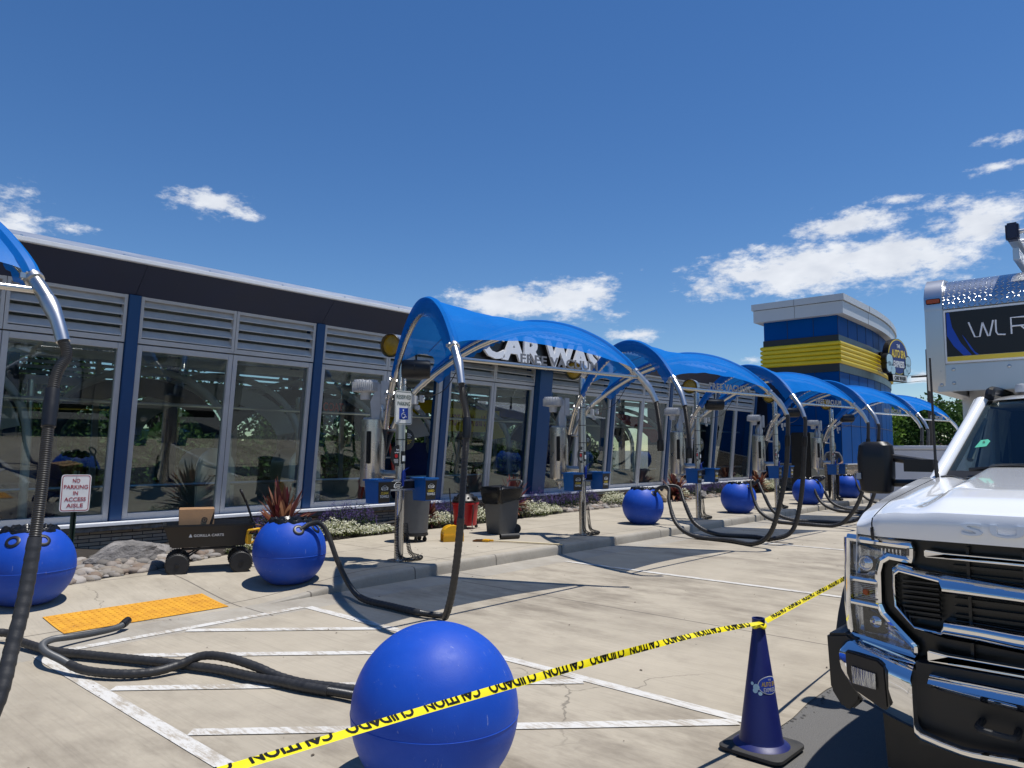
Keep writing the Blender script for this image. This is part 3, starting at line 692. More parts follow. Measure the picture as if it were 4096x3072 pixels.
    for k in range(40):
        a = 2*math.pi*k/40; u = Vector((math.cos(a), math.sin(a), 0)); b.box(Vector(mc)+u*.172+Z_*2.355, (.03, .006, .13), a)
    for k in range(20):
        a = 2*math.pi*k/20; u = Vector((math.cos(a), math.sin(a), 0)); b.box(Vector(mc)+u*.10+Z_*2.443, (.13, .007, .016), a)
    b.lathe([(.07, 2.18), (.075, 2.29)], mc, 20); b.build('motor', 'castgrey', can, smooth=True)
    b = MB(); b.bb((cx+.18, cy-.09, 2.15), (cx+.20, cy+.02, 2.40)); b.bb((cx+.2, cy-.08, 2.2), (cx+.215, cy-.04, 2.36)); b.build('switch_box', 'castgrey', can, bevel=.006)
    b = MB(); b.tube(smooth_path([(cx+.08, cy-.06, 2.08), (cx+.16, cy-.1, 2.02), (cx+.22, cy-.12, 2.12), (.06, .05, 2.38)], 6), .011, 8); b.build('conduit', 'grey_plastic', can, smooth=True)
    b = MB(); b.cyl((cx+.1, cy-.02, 1.16), (0, .02, 1.16), .05, n=18); b.cyl((cx+.14, cy-.1, 1.75), (0, 0, 1.75), .02, n=10); b.bb((-.045, .0, 1.12), (-.015, .06, 2.05)); b.build('bracket', 'galv', st, smooth=True)
    # work light with amber lens and polished cowl
    ax = Vector((-.90, -.25, -.05)).normalized(); c = Vector((.02, .14, 2.93)); b = MB()
    b.lathe([(.158, .17), (.158, -.16), (.12, -.19), (.02, -.20)], c, 36, ax, caps=False); b.lathe([(.152, .17), (.152, -.15)], c, 36, ax, caps=False); wl = b.build('work_light', 'alu', st, smooth=True, fix=False)
    b = MB(); b.lathe([(.15, .12), (.12, .145), (.06, .16), (.01, .163)], c, 30, ax); b.build('lens', 'amber', wl, smooth=True)
    b = MB(); b.lathe([(.16, .172), (.165, .165), (.165, .15), (.15, .15)], c, 36, ax, caps=False); b.build('rim', 'blackplastic', wl, smooth=True)
    b = MB(); b.cyl((0, 0, 2.78), (.0, .1, 2.80), .03, n=12); b.build('light_mount', 'galv', wl, smooth=True)
    # junction box & sensor below the canopy, loose cable
    b = MB(); b.box((.12, -.14, 2.17), (.11, .05, .12), .3); b.box((.22, -.17, 2.19), (.08, .04, .10), .3); b.box((.17, -.14, 2.07), (.07, .04, .06), .3); b.build('junction_box', 'castgrey', st, bevel=.006)
    b = MB(); b.tube(smooth_path([arch(OA, DA, .62)+Z_*.05, (-.25, -.2, 2.33), (-.1, -.2, 2.36), (.1, -.12, 2.25)], 6), .006, 6)
    b.tube(smooth_path([(.2, -.16, 2.2), (.4, -.4, 2.3), (.47, -.62, 2.6), arch(OB, DB, 1.1)], 6), .006, 6); b.build('cable', 'rubber', st, smooth=True)
    # half-round notice plates
    for sx, z, lines in ((-1, 1.41, [('Push', .115, .085, .022), ('to Start', .075, .05, .03)]), (1, 1.63, None)):
        b = MB(); pts = [(sx*.145*math.cos(R(-90+180*i/20)), .145*math.sin(R(-90+180*i/20))) for i in range(21)]
        b.prism(pts, (sx*.066, -.045, z), X_, Z_, (0, .004, 0)); pl = b.build('notice_plate', 'black_panel', st)
        b = MB()
        if sx < 0:
            b.text('Push', (-.094, -.0475, z+.08), X_, Z_, .045, .022, .001, .015); b.text('to Start', (-.105, -.0475, z+.045), X_, Z_, .075, .02, .001, .015)
            for q in range(5): b.bb((-.155+.01*(q > 2), -.047, z-.052-q*.011), (-.078, -.0455, z-.049-q*.011))
        else:
            for q, t in enumerate(('Please', 'Turn Off', 'Engine')): b.text(t, (.066+.012+.009*len(t)*.5, -.0475, z+.075-q*.024), X_, Z_, .009*len(t), .015, .001, .012)
        b.build('lettering', 'white_letter', pl)
        b = MB()
        if sx < 0: b.prism(oval(.027, .027, 20), (-.112, -.0455, z-.005), X_, Z_, (0, -.0015, 0)); b.build('red_button', 'red_plastic', pl)
        else:
            for q, t in enumerate(('Keep your', 'keys on', 'you.')): b.text(t, (.066+.012+.009*len(t)*.5, -.0475, z-.01-q*.024), X_, Z_, .009*len(t), .015, .001, .012)
            b.build('yellow_lettering', 'sign_yellow', pl)
    b = MB()
    for i in range(9):
        a = R(-78+i*9); 
    vs = [(.0645*math.sin(R(-35+70*i/8)), -.0645*math.cos(R(-35+70*i/8))) for i in range(9)]
    b.sheet([[(x+.0, y, z) for x, y in vs] for z in (1.30, 1.47)]); b.build('sticker', 'black_panel', st, fix=False)
    b = MB(); b.bb((-.022, -.067, 1.335), (.028, -.0655, 1.41)); b.build('sticker_patch', 'sign_white', st)
    # bracket plate that carries the towel bins
    b = MB(); b.bb((-.40, -.072, .94), (.22, -.064, 1.09)); b.build('bin_bracket', 'alu', st, bevel=.002)
    b = MB(); b.bb((-.385, -.0745, .965), (.20, -.0725, 1.065)); pl = b.build('badge_plate', 'black_panel', st)
    b = MB(); emblem_mono(b, (-.09, -.0765, 1.015), X_, Z_, .15); b.build('badge', 'sign_white', pl)
    return st

def make_bin(word, loc, label, rz=0.):
    t = thing('towel_bin', label, 'towel bin', loc, rz, 'blue towel bins on the vacuum posts')
    b = MB(); lo, hi = [(-.092, -.125), (.092, -.125), (.092, .125), (-.092, .125)], [(-.11, -.14), (.11, -.14), (.11, .14), (-.11, .14)]
    def loop(k, z, g=0.): return [(x*(1-k)+X*k-math.copysign(g, x), y*(1-k)+Y*k-math.copysign(g, y), z) for (x, y), (X, Y) in zip(lo, hi)]
    rings = [loop(0, 0), loop(.95, .285)]; 
    rim = [[(x*s, y*s2, z) for x, y in hi] for s, s2, z in ((1., 1., .285), (1.16, 1.12, .288), (1.16, 1.12, .31), (1.0, 1.0, .31))]
    inner = [loop(.95, .30, .006), loop(0, .006, .006)]
    allr = [rings[0], rings[1]]+rim+inner; v = [p for r in allr for p in r]; f = [(3, 2, 1, 0)]
    for i in range(len(allr)-1):
        for k in range(4): f.append((i*4+k, i*4+(k+1) % 4, (i+1)*4+(k+1) % 4, (i+1)*4+k))
    f.append(tuple((len(allr)-1)*4+k for k in range(4))); b.add(v, f); b.build('tub', 'blue_bin', t, bevel=.004)
    b = MB(); ya, yb = -.1265, -.1405
    b.add([(-.088, ya, .012), (.088, ya, .012), (.104, yb, .275), (-.104, yb, .275)], [(0, 1, 2, 3)]); b.add([(-.088, ya-.002, .012), (.088, ya-.002, .012), (.104, yb-.002, .275), (-.104, yb-.002, .275)], [(0, 1, 2, 3)])
    pl = b.build('label_panel', 'black_panel', t, fix=False)
    V = Vector((0, -.0535, 1)).normalized()
    b = MB(); b.text(word, (0, -.137, .135), X_, V, .115, .032, .001, .02); b.build('yellow_lettering', 'sign_yellow', pl)
    b = MB(); b.text('TOWELS', (0, -.1345, .092), X_, V, .145, .034, .001, .02); emblem_mono(b, (0, -.1405, .20), X_, V, .105); b.build('lettering', 'sign_white', pl)
    b = MB(); b.tube(smooth_path([(.112, .02, .2), (.145, .02, .15), (.15, .02, .09), (.12, .02, .10)], 4), .006, 6); b.build('hook', 'galv', t, smooth=True)
    return t

POSTS = [(6.46, 7.72, .15), (10.62, 7.68, .15), (14.85, 7.6, .15), (19.05, 7.5, .15), (23.3, 7.42, .15), (-.05, 7.75, .15)]
SL = ['nearest whole vacuum station, with the reserved parking sign on its post', 'second vacuum station, its post just right of the grey bin with the black liner',
      'third vacuum station, its steel post just right of the third blue ball bin', 'fourth vacuum station, standing between two blue ball bins before the building end',
      'farthest vacuum station, in front of the blue tower', 'vacuum station at the left edge, only its canopy corner and arch end showing']
st0 = make_station(POSTS[0], SL[0]); stations = [st0]
for p, l in zip(POSTS[1:], SL[1:]): stations.append(place_copy(st0, p, l))
WORDS = ['nearest', 'second', 'third', 'fourth', 'farthest']
cb = ub = None
WHERE = ['on the post with the reserved parking sign', 'on the second vacuum post', 'on the third vacuum post', 'on the fourth vacuum post', 'on the farthest vacuum post, by the person']
for i, (x, y, z) in enumerate(POSTS[:5]):
    lc, lu = 'blue clean towels bin hung '+WHERE[i], 'blue used towels bin hung '+WHERE[i]
    rz = R(-14) if i == 1 else 0
    c1, c2 = (x-.50, y-.16, z+.80), (x+.30, y-.16, z+.80)
    if cb is None: cb = make_bin('CLEAN', c1, lc); ub = make_bin('USED', c2, lu)
    else: place_copy(cb, c1, lc, rz); place_copy(ub, c2, lu)

def make_coil(loc, label):
    t = thing('coiled_air_hose', label, 'air hose', loc, 0, 'black coiled air hoses on the vacuum posts')
    path = smooth_path([(-.02, -.08, .95), (-.05, -.10, .72), (-.10, -.09, .58), (-.115, -.09, .35), (-.10, -.10, .12), (-.02, -.16, .035), (.12, -.19, .035), (.24, -.17, .035), (.27, -.12, .04), (.16, -.06, .09), (.10, -.06, .28), (.075, -.055, .5)], 14)
    P = resample(path, .0022); b = MB(); out = []; ph = 0.; Lt = len(P)
    u, w = frame_of(P[1]-P[0])
    for i, p in enumerate(P):
        d = (P[min(i+1, Lt-1)]-P[max(i-1, 0)]).normalized(); u = (u-d*u.dot(d)).normalized(); w = d.cross(u); s = i*.0022
        k = smst((s-.30)/.1); ph += 2*math.pi*.0022/.021*(.15+.85*k) if s > .25 else 0
        if s > 1.15 and s < 1.35: pass
        r = .026*k; out.append(p+(u*math.cos(ph)+w*math.sin(ph))*r)
    b.tube(out, .0052, 5); b.build('coil', 'rubber', t, smooth=True)
    b = MB(); b.tube([(-.02, -.085, 1.0), (-.02, -.085, 1.16), (-.012, -.085, 1.20)], [.016, .019, .016], 10); b.tube([(-.012, -.085, 1.2), (.02, -.09, 1.225), (.07, -.1, 1.25)], [.014, .008, .005], 8); b.box((.012, -.088, 1.13), (.012, .01, .11)); b.build('blow_gun', 'sign_blue', t, smooth=True)
    return t
coil = None
for i, (x, y, z) in enumerate(POSTS[:5]):
    l = 'black coiled air hose with blue blow gun '+WHERE[i]
    if coil is None: coil = make_coil((x, y, z), l)
    else: place_copy(coil, (x, y, z), l)
# speakers hang from stations 1, 3, 4, 5
def make_speaker(loc, label):
    t = thing('hanging_speaker', label, 'speaker', loc, R(-42), 'black barrel speakers under the canopies'); b = MB()
    b.lathe([(.06, -.19), (.11, -.185), (.125, -.15), (.125, .14), (.115, .18), (.06, .19)], (0, 0, 0), 28, (1, 0, 0)); b.build('shell', 'blackplastic', t, smooth=True)
    b = MB(); b.tube([(-.02, 0, .12), (-.02, -.06, .115), (-.02, -.125, .02), (-.02, -.12, -.03)], .009, 6); b.cyl((0, 0, .12), (0, 0, .26), .012, n=8); b.build('strap', 'rubber', t, smooth=True); return t
x, y, z = POSTS[0]; spk = make_speaker((x-.20, y-.52, 2.69), 'black barrel speaker under the nearest canopy, above the reserved parking sign')
for i in (2, 3, 4):
    x, y, z = POSTS[i]; place_copy(spk, (x-.20, y-.52, 2.64), 'black barrel speaker under the %s canopy' % ['', '', 'third', 'fourth', 'farthest'][i])

# ------------------------------------------------------------------ ball-shaped bins
def ball_profile(r=.42, top=.22): 
    a0, a1 = -math.asin(.36/.42), math.acos(top/r); return [(r*math.cos(a0+(a1-a0)*i/30), r*math.sin(a0+(a1-a0)*i/30)) for i in range(31)]
def make_ball(loc, label, rz=0., ports=((-105, 40), (-60, 40))):
    t = thing('ball_bin', label, 'ball bin', loc, rz, 'blue ball shaped bins along the pavement'); r = .42; zc = .36
    pr = ball_profile(); b = MB(); b.lathe([(x, z+zc) for x, z in pr]+[(.205, zc+.365), (.20, zc+.33), (.30, zc+.15), (.30, zc-.2), (.05, zc-.22)], (0, 0, 0), 72)
    b.lathe([(r*.9995, zc-.035), (r*1.0045, zc-.031), (r*.9995, zc-.027)], (0, 0, 0), 72, caps=False); b.build('shell', 'ball', t, smooth=True, fix=True)
    b = MB(); rr = random.Random(8); rows = []
    for k in range(64):
        a = 2*math.pi*k/64; u = Vector((math.cos(a), math.sin(a), 0)); w1 = .012*math.sin(a*9)+rr.uniform(-.008, .008); w2 = rr.uniform(-.006, .012)
        rows.append([u*(.255+w1*.6)+Z_*(zc+.322+w2), u*(.245+w1)+Z_*(zc+.352+w2), u*(.225+w1)+Z_*(zc+.376+w2*1.5), u*(.19+w1)+Z_*(zc+.366+w1), u*(.17)+Z_*(zc+.25)])
    rows.append(rows[0]); b.sheet(rows); b.build('bin_liner', 'bag', t, smooth=True)
    for azd, eld in ports:
        d = Vector((math.cos(R(azd))*math.cos(R(eld)), math.sin(R(azd))*math.cos(R(eld)), math.sin(R(eld)))); c = Vector((0, 0, zc))+d*(r-.012)
        b = MB(); b.lathe([(.066, 0), (.066, .014), (.055, .02), (.038, .02), (.038, -.01)], c, 28, d, caps=False); b.lathe([(.037, .004), (.001, .004)], c, 20, d, caps=False); b.build('port', 'blackplastic', t, smooth=True)
    return t
BALLS = [((4.82, 7.75), 'second blue ball bin, red plant behind it and a hose plugged in'), ((2.34, 8.48), 'blue ball bin at the left edge beside the no parking sign'), ((13.1, 7.95), 'third blue ball bin, left of the third vacuum post'),
         ((17.04, 7.66), 'fourth blue ball bin, between the third and fourth vacuum posts'), ((21.2, 7.46), 'fifth blue ball bin, before the black kiosk'), ((25.09, 7.52), 'farthest blue ball bin, beside the truck mirror')]
ball0 = None
for (x, y), l in BALLS:
    z = walk_z(x, y)-.002
    if ball0 is None: ball0 = make_ball((x, y, z), l)
    else: place_copy(ball0, (x, y, z), l, R(-25) if x < 3 else 0)
t = thing('upturned_ball_bin', 'large blue ball bin standing upside down in the foreground behind the yellow tape', 'ball bin', (2.6, 2.8, .006))
pr = [(.26, 0)]+[(.42*math.cos(a), .34+.42*math.sin(a)) for a in [math.asin(-.34/.42)+(math.pi/2-.001-math.asin(-.34/.42))*i/48 for i in range(49)]]
b = MB(); b.lathe(pr, (0, 0, .0), 128); sh_ = b.build('shell', 'ball', t, smooth=True)
b = MB(); q = [Vector((.4202*math.cos(2*math.pi*i/120), .4202*math.sin(2*math.pi*i/120), .335+.012*math.sin(2*math.pi*i/120))) for i in range(121)]; b.tube(q, .0022, 5); b.build('mould_seam', 'ball', t, smooth=True)
for a_ in (68, 98):
    d = Vector((math.cos(R(a_))*.87, math.sin(R(a_))*.87, -.5)).normalized(); b = MB(); b.lathe([(.06, 0), (.06, .014), (.038, .02), (.038, -.01)], Vector((0, 0, .34))+d*.41, 24, d); b.build('port', 'blackplastic', t, smooth=True)

# ------------------------------------------------------------------ vacuum hoses
HG = 'black corrugated vacuum hoses'
def hose(label, pts, r=.034, pitch=.012, wraps=(), grey=None, cuffs=(), n=12, name='vacuum_hose'):
    """wraps / cuffs: (start, end) in metres along the hose"""
    sm = smooth_path(pts, 14); P = resample(sm, pitch/2); Lm = len(P)*pitch/2
    t = thing(name, label, 'vacuum hose', tuple(P[0]), 0, HG)
    b = MB(); b.tube(P, [r if i % 2 else r*.87 for i in range(len(P))], n); b.build('tube', grey or 'hose', t, smooth=True, world=True, fix=False)
    for a, c in wraps:
        a = a % Lm if a >= 0 else Lm+a; c = Lm if c is None else (c if c >= 0 else Lm+c)
        seg = [p for i, p in enumerate(P) if a <= i*pitch/2 <= c]; seg = resample(seg, .011)
        if len(seg) < 4: continue
        b = MB(); b.tube(seg, [r*(1.05+.11*((i*.011) % .055)/.055) for i in range(len(seg))], n+2); b.build('wrap', 'hosewrap', t, smooth=True, world=True, fix=False)
    for a, c in cuffs:
        a = a if a >= 0 else Lm+a; c = Lm if c is None else (c if c >= 0 else Lm+c)
        seg = [p for i, p in enumerate(P) if a <= i*pitch/2 <= c]; k = len(seg)
        b = MB(); b.tube(seg[::2], [r*(1.18+.22*(.5-abs(i/(k/2)-.5))) for i in range(len(seg[::2]))], 14); b.build('cuff', 'blackplastic', t, smooth=True, world=True)
    return t
tipA = lambda p: (Vector(p)+arch(OA, DA, 3.68)+Vector((0, 0, 0)), Vector(p)+arch(OA, DA, 3.69))[0]
tipB = lambda p: Vector(p)+arch(OB, DB, 3.68)
def down(tp, d=.12): return tp+Vector((0, -.02, -d))
# station 0 -> ground -> upturned ball
tp = tipB(POSTS[5])
hose('long wrapped hose hanging at the left edge, running over the ground to the upturned ball', [tp, tp+Vector((.012, -.05, -.10)), (1.31, 4.50, 1.99), (1.23, 4.32, 1.40), (1.16, 4.2, .97), (1.09, 4.1, .72), (.98, 3.98, .42), (.72, 4.0, .09), (.30, 4.7, .055), (.18, 6.1, .055), (.62, 7.35, .10), (1.3, 7.62, .13), (1.87, 7.39, .09), (1.93, 7.05, .062), (2.03, 6.6, .05), (2.19, 6.25, .05), (2.36, 5.9, .05), (2.51, 5.58, .05), (2.60, 5.36, .05), (2.68, 5.15, .05), (2.74, 4.88, .05), (2.82, 4.62, .05), (2.87, 4.40, .05), (2.98, 4.05, .05), (3.02, 3.7, .07), (2.78, 3.28, .16)],
     .030, .012, [(1.15, 2.2), (3.0, -1.0)], None, [(.34, .56)])
hose('loose grey and black hose looping over the tactile strip with its nozzle end free', [(2.78, 7.10, .085), (2.66, 7.0, .06), (2.44, 6.93, .06), (2.24, 6.87, .075), (2.08, 6.78, .10), (1.95, 6.58, .12), (1.90, 6.34, .12), (1.93, 6.12, .10), (2.0, 5.86, .06), (2.15, 5.60, .05), (2.33, 5.47, .05), (2.50, 5.44, .07), (2.64, 5.36, .12), (2.72, 5.14, .13), (2.78, 4.86, .11), (2.84, 4.66, .07), (2.90, 4.45, .055), (2.98, 4.25, .055), (3.08, 4.0, .055), (3.10, 3.7, .08), (2.68, 3.28, .16)],
     .028, .012, [(1.62, 4.05)], 'hosegrey', [(0, .11)])
tp = tipA(POSTS[0])
hose('hose from the nearest canopy dropping to the ground and up into the second ball bin', [tp, down(tp), (4.63, 4.62, 1.9), (4.60, 4.62, 1.5), (4.64, 4.7, .99), (4.70, 4.8, .66), (4.76, 4.92, .34), (4.84, 5.08, .10), (4.94, 5.25, .05), (4.88, 5.5, .05), (4.88, 5.92, .05), (4.88, 6.4, .06), (5.0, 6.8, .13), (5.03, 7.08, .36), (5.02, 7.28, .66), (4.96, 7.36, .78), (4.86, 7.42, .77), (4.76, 7.46, .70)],
     .031, .012, [(1.25, 2.45), (2.75, 3.75)], None, [(.36, .54)])
tp = tipB(POSTS[0]); hose('short cut hose hanging from the right arch of the nearest canopy', [tp, down(tp, .1), tp+Vector((.01, -.05, -.35)), tp+Vector((.02, -.05, -.62))], .034, .012, (), None, [(-.14, None)])
tp = tipA(POSTS[1]); hose('short cut hose hanging from the left arch of the second canopy', [tp, down(tp, .1), tp+Vector((.01, -.05, -.4)), tp+Vector((.02, -.05, -.72))], .034, .012, (), None, [(-.14, None)])
def drape(lab, tp, P, side):
    x, y = P; s = side
    z0 = .15+.36+.27
    if s < 0:   # up to the canopy on the left of the ball
        pts = [tp, down(tp), tp+Vector((.05, .05, -.9)), tp+Vector((.08, .2, -1.55)), (tp.x+.16, 4.95, .25), (tp.x+.2, 5.25, .06), (x-.62, 5.8, .05), (x-.55, 6.5, .055), (x-.42, 6.95, .24), (x-.25, 7.2, .62), (x-.1, 7.3, .90), (x-.05, y-.42, .90), (x-.08, y-.33, .80)]
    else:
        pts = [tp, down(tp), tp+Vector((.06, .05, -.8)), tp+Vector((.12, .15, -1.5)), (tp.x+.14, 4.95, .22), (tp.x+.08, 5.3, .06), (x+.22, 5.7, .05), (x+.1, 6.4, .055), (x+.12, 6.85, .22), (x+.18, 7.1, .6), (x+.24, 7.26, .90), (x+.22, y-.40, .92), (x+.20, y-.30, .82)]
    hose(lab, pts, .036, .022, [(.52, 4.6)], None, [(.36, .54)], 10)
drape('hose from the second canopy down to the third ball bin', tipB(POSTS[1]), (13.1, 7.95), -1)
drape('hose from the third canopy down to the third ball bin', tipA(POSTS[2]), (13.1, 7.95), 1)
drape('hose from the third canopy down to the fourth ball bin', tipB(POSTS[2]), (17.04, 7.66), -1)
drape('hose from the fourth canopy down to the fourth ball bin', tipA(POSTS[3]), (17.04, 7.66), 1)
drape('hose from the fourth canopy down to the fifth ball bin', tipB(POSTS[3]), (21.2, 7.46), -1)
drape('hose from the farthest canopy down to the fifth ball bin', tipA(POSTS[4]), (21.2, 7.46), 1)
drape('hose from the farthest canopy down to the farthest ball bin', tipB(POSTS[4]), (25.09, 7.52), -1)
# ------------------------------------------------------------------ corner tower
tw = thing('corner_tower', 'tall curved tower with blue panels, yellow ribbed band and grey cornice', 'tower', (31, 10.5, .15))
def front_curve(off, n=60):
    """plan line of the curved street face, pushed outwards by off"""
    x, y, h = 29., 8.88, R(0); pts = []; ds = 13.5/n
    for i in range(n+1):
        s = i*ds; h = R(0) if s < 2.8 else R(12*(s-2.8)/7.6) if s < 10.4 else R(12+72*smst((s-10.4)/3.1))
        pts.append(Vector((x+math.sin(h)*off, y-math.cos(h)*off, 0))); x += math.cos(h)*ds; y += math.sin(h)*ds
    return pts
def ring(off, side): # left side wall then the curve
    c = front_curve(off); c[0] = Vector((29-side, 8.88-off, 0)); return [Vector((29-side, 11.78+off, 0))]+[Vector((29-side, 11.78+off-(2.9+2*off)*i/10, 0)) for i in range(1, 10)]+c
def band(name, mat, z0, z1, off, parent=None, cap=True, **k):
    b = MB(); r = ring(off, off); back = [Vector((r[-1].x, 11.78+off, 0))]; r = r+back; n = len(r)
    b.add([p+Z_*z0 for p in r]+[p+Z_*z1 for p in r], [(i, (i+1) % n, (i+1) % n+n, i+n) for i in range(n)]+[tuple(range(n)), tuple(range(2*n-1, n-1, -1))])
    return b.build(name, mat, parent or tw, world=True, **k)
band('stone_base', 'ledger', .1, 1.13, .02); band('base_ledge', 'castgrey', 1.13, 1.17, .06)
band('wall', 'towerblue', 1.17, 6.9, 0.)
# panel joints on the blue cladding
b = MB(); c = front_curve(.004, 110)
for z in (2.65, 4.0): 
    r = ring(.003, .003); b.tube([p+Z_*z for p in r], .009, 4)
def at_len(pts, L_):
    a = 0
    for p, q in zip(pts, pts[1:]):
        l = (q-p).length
        if a+l >= L_: return p.lerp(q, (L_-a)/l)
        a += l
for k in range(1, 11):
    p = at_len(c, k*1.22)
    if p: b.tube([p+Z_*1.18, p+Z_*6.88], .009, 4)
for k in range(0, 2): p = Vector((28.997, 8.88+1.02*(k+.9), 0)); b.tube([p+Z_*1.18, p+Z_*6.88], .009, 4)
b.tube([Vector((28.995, 8.875, 1.18)), Vector((28.995, 8.875, 6.88))], .008, 4)
b.build('panel_joint', 'black_panel', tw, world=True)
band('black_band', 'black_panel', 4.70, 5.01, .03); band('black_band', 'black_panel', 5.88, 6.12, .03)
# yellow ribbed band
b = MB(); rows = []; zs = []
for k in range(5):
    for q, (dz, o) in enumerate(((.0, .045), (.012, .085), (.05, .12), (.10, .13), (.145, .115), (.165, .075))): zs.append((5.01+k*.174+dz, o))
zs.append((5.88, .045))
for z, o in zs: rows.append([p+Z_*z for p in ring(o, o)])
b.sheet(rows); b.build('ribbed_band', 'yellow', tw, world=True, smooth=True)
band('cornice', 'towergrey', 6.88, 7.36, .30); band('cornice', 'towergrey', 7.38, 7.63, .36); band('cornice_shadow_gap', 'black_panel', 7.355, 7.385, .29)
b = MB()
for k in (4.2, 8.4): 
    for o, z0, z1 in ((.302, 6.88, 7.35), (.362, 7.385, 7.63)):
        p = at_len(front_curve(o, 110), k-1.2); b.tube([p+Z_*z0, p+Z_*z1], .008, 4)
for o, z0, z1 in ((.302, 6.88, 7.35), (.362, 7.385, 7.63)): p = Vector((29-o-.002, 10.4, 0)); b.tube([p+Z_*z0, p+Z_*z1], .008, 4)
b.build('cornice_joint', 'grey_letter', tw, world=True)
b = MB(); b.prism([(0, 0), (1.9, -1.1), (1.7, -1.7), (1.0, -1.2), (.3, -2.2), (0, -2.0)], (41.6, 10.6, 5.6), (1, .15, 0), Z_, (-.1, .8, 0)); b.build('fin', 'castgrey', tw, world=True)
# oval badge sign on the curve
ts = thing('oval_sign', 'oval navy AUTO SPA EXPRESS CAR WASH sign with bubbles on the tower', 'sign', (35.4, 8.4, 5.4))
hd = R(7); U = Vector((.975, -.22, 0)).normalized()*.86; Nn = Vector((-.22, -.975, 0)).normalized(); V = Z_*.77; Cc = Vector((35.0, 8.42, 5.78))
def disc(name, mat, polys, d0, d1):
    b = MB()
    for poly in polys: b.prism(poly, Cc+Nn*d0, U, V, Nn*(d1-d0))
    return b.build(name, mat, ts, world=True)
ov = lambda a, c, x=0, y=0, n=40: [(x+p, y+q) for p, q in oval(a, c, n)]
disc('case', 'black_panel', [ov(1.02, 1.06)], -.05, .20); disc('bracket', 'black_panel', [ov(.4, .4)], -.9, -.05)
disc('rim', 'sign_yellow', [ov(.98, 1.02)], .202, .21); disc('face', 'sign_navy', [ov(.92, .96)], .212, .22)
BUB = [(-.93, -.25, .30), (-.98, -.62, .26), (-.62, -.80, .22), (.95, -.22, .26), (.92, -.60, .24), (.68, -.86, .2)]
for x, y, r in BUB:
    disc('bubble_case', 'black_panel', [ov(r+.07, r*1.15+.07, x, y, 20)], .02, .225); disc('bubble', 'bubble', [ov(r, r*1.15, x, y, 20)], .228, .24)
disc('plate_case', 'black_panel', [[(-.72, -1.42), (.72, -1.42), (.76, -1.02), (-.76, -1.02)]], .05, .245); disc('plate', 'sign_white', [[(-.68, -1.38), (.68, -1.38), (.72, -1.06), (-.72, -1.06)]], .247, .255)
def wr(name, mat, body, x, y, w, h, d): b = MB(); b.text(body, Cc+U*x+V*y+Nn*d, U, V, w, h, .01, .03); b.build(name, mat, ts, world=True)
wr('lettering', 'sign_white', 'THE', 0, .62, .34, .2, .222); wr('lettering', 'sign_yellow', 'AUTO SPA', 0, .17, 1.42, .46, .224); wr('lettering', 'sign_white', 'EXPRESS', 0, -.42, 1.08, .38, .222); wr('lettering', 'black_ink', 'CAR WASH', 0, -1.22, 1.16, .24, .257)

# ------------------------------------------------------------------ plants, rocks, gravel
def leaf_quad(b, p, d, up, l, w):
    d = d.normalized(); s = d.cross(up); s = s.normalized() if s.length > 1e-4 else Vector((1, 0, 0))
    o = len(b.v); b.v += [p, p+d*l*.5+s*w*.5, p+d*l, p+d*l*.5-s*w*.5]; b.f.append((o, o+1, o+2, o+3))
def rdir(r): 
    z = r.uniform(-1, 1); a = r.uniform(0, 2*math.pi); q = math.sqrt(1-z*z); return Vector((q*math.cos(a), q*math.sin(a), z))
def cordyline(loc, label, h=.75, n=62, seed=1):
    t = thing('cordyline_plant', label, 'plant', loc, 0, 'burgundy leaved plants in the bed'); r = random.Random(seed); b = MB()
    for i in range(n):
        a = r.uniform(0, 2*math.pi); u = Vector((math.cos(a), math.sin(a), 0)); el_ = r.uniform(.15, 1.45)**1.; l = h*r.uniform(.6, 1.0)*(.65+.35*math.sin(el_)); w = .028*r.uniform(.7, 1.3)*h/.6
        base = Vector((0, 0, .05+.35*h*(el_/1.5)*r.uniform(.5, 1))); s = Vector((-u.y, u.x, 0)); pts = []
        drp = r.uniform(.1, .55)*l
        for k in range(7):
            q = k/6; p = base+(u*math.cos(el_)+Z_*math.sin(el_))*l*q-Z_*drp*q*q*math.cos(el_); ww = w*(math.sin(math.pi*(.12+.88*q)))**.8*(1 if q < .98 else .2)
            fold = Z_*ww*.35; pts.append((p-s*ww+fold, p, p+s*ww+fold))
        o = len(b.v); b.v += [x for tr in pts for x in tr]
        for k in range(6):
            for j in range(2): b.f.append((o+k*3+j, o+k*3+j+1, o+(k+1)*3+j+1, o+(k+1)*3+j))
    b.build('leaves', 'cordy', t, smooth=True, fix=False); b = MB(); b.cyl((0, 0, -.05), (0, 0, .4*h), .025, .015, 8); b.build('stem', 'bark', t, smooth=True); return t
def gz_(x, y): return soil_z(x, y)-.01
for x, y, h, sd, l in ((6.05, 9.95, .92, 1, 'burgundy leaved plant rising behind the second blue ball bin'), (9.55, 10.55, .46, 2, 'small burgundy leaved plant right of the round grey bin'), (12.3, 10.8, .78, 3, 'burgundy leaved plant behind the bin with the black liner'),
                       (19.7, 10.85, .85, 4, 'burgundy leaved plant behind the third vacuum post'), (25.8, 10.85, .80, 5, 'farthest burgundy leaved plant, behind the fourth ball bin')):
    cordyline((x, y, gz_(x, y)), l, h, 120, sd)
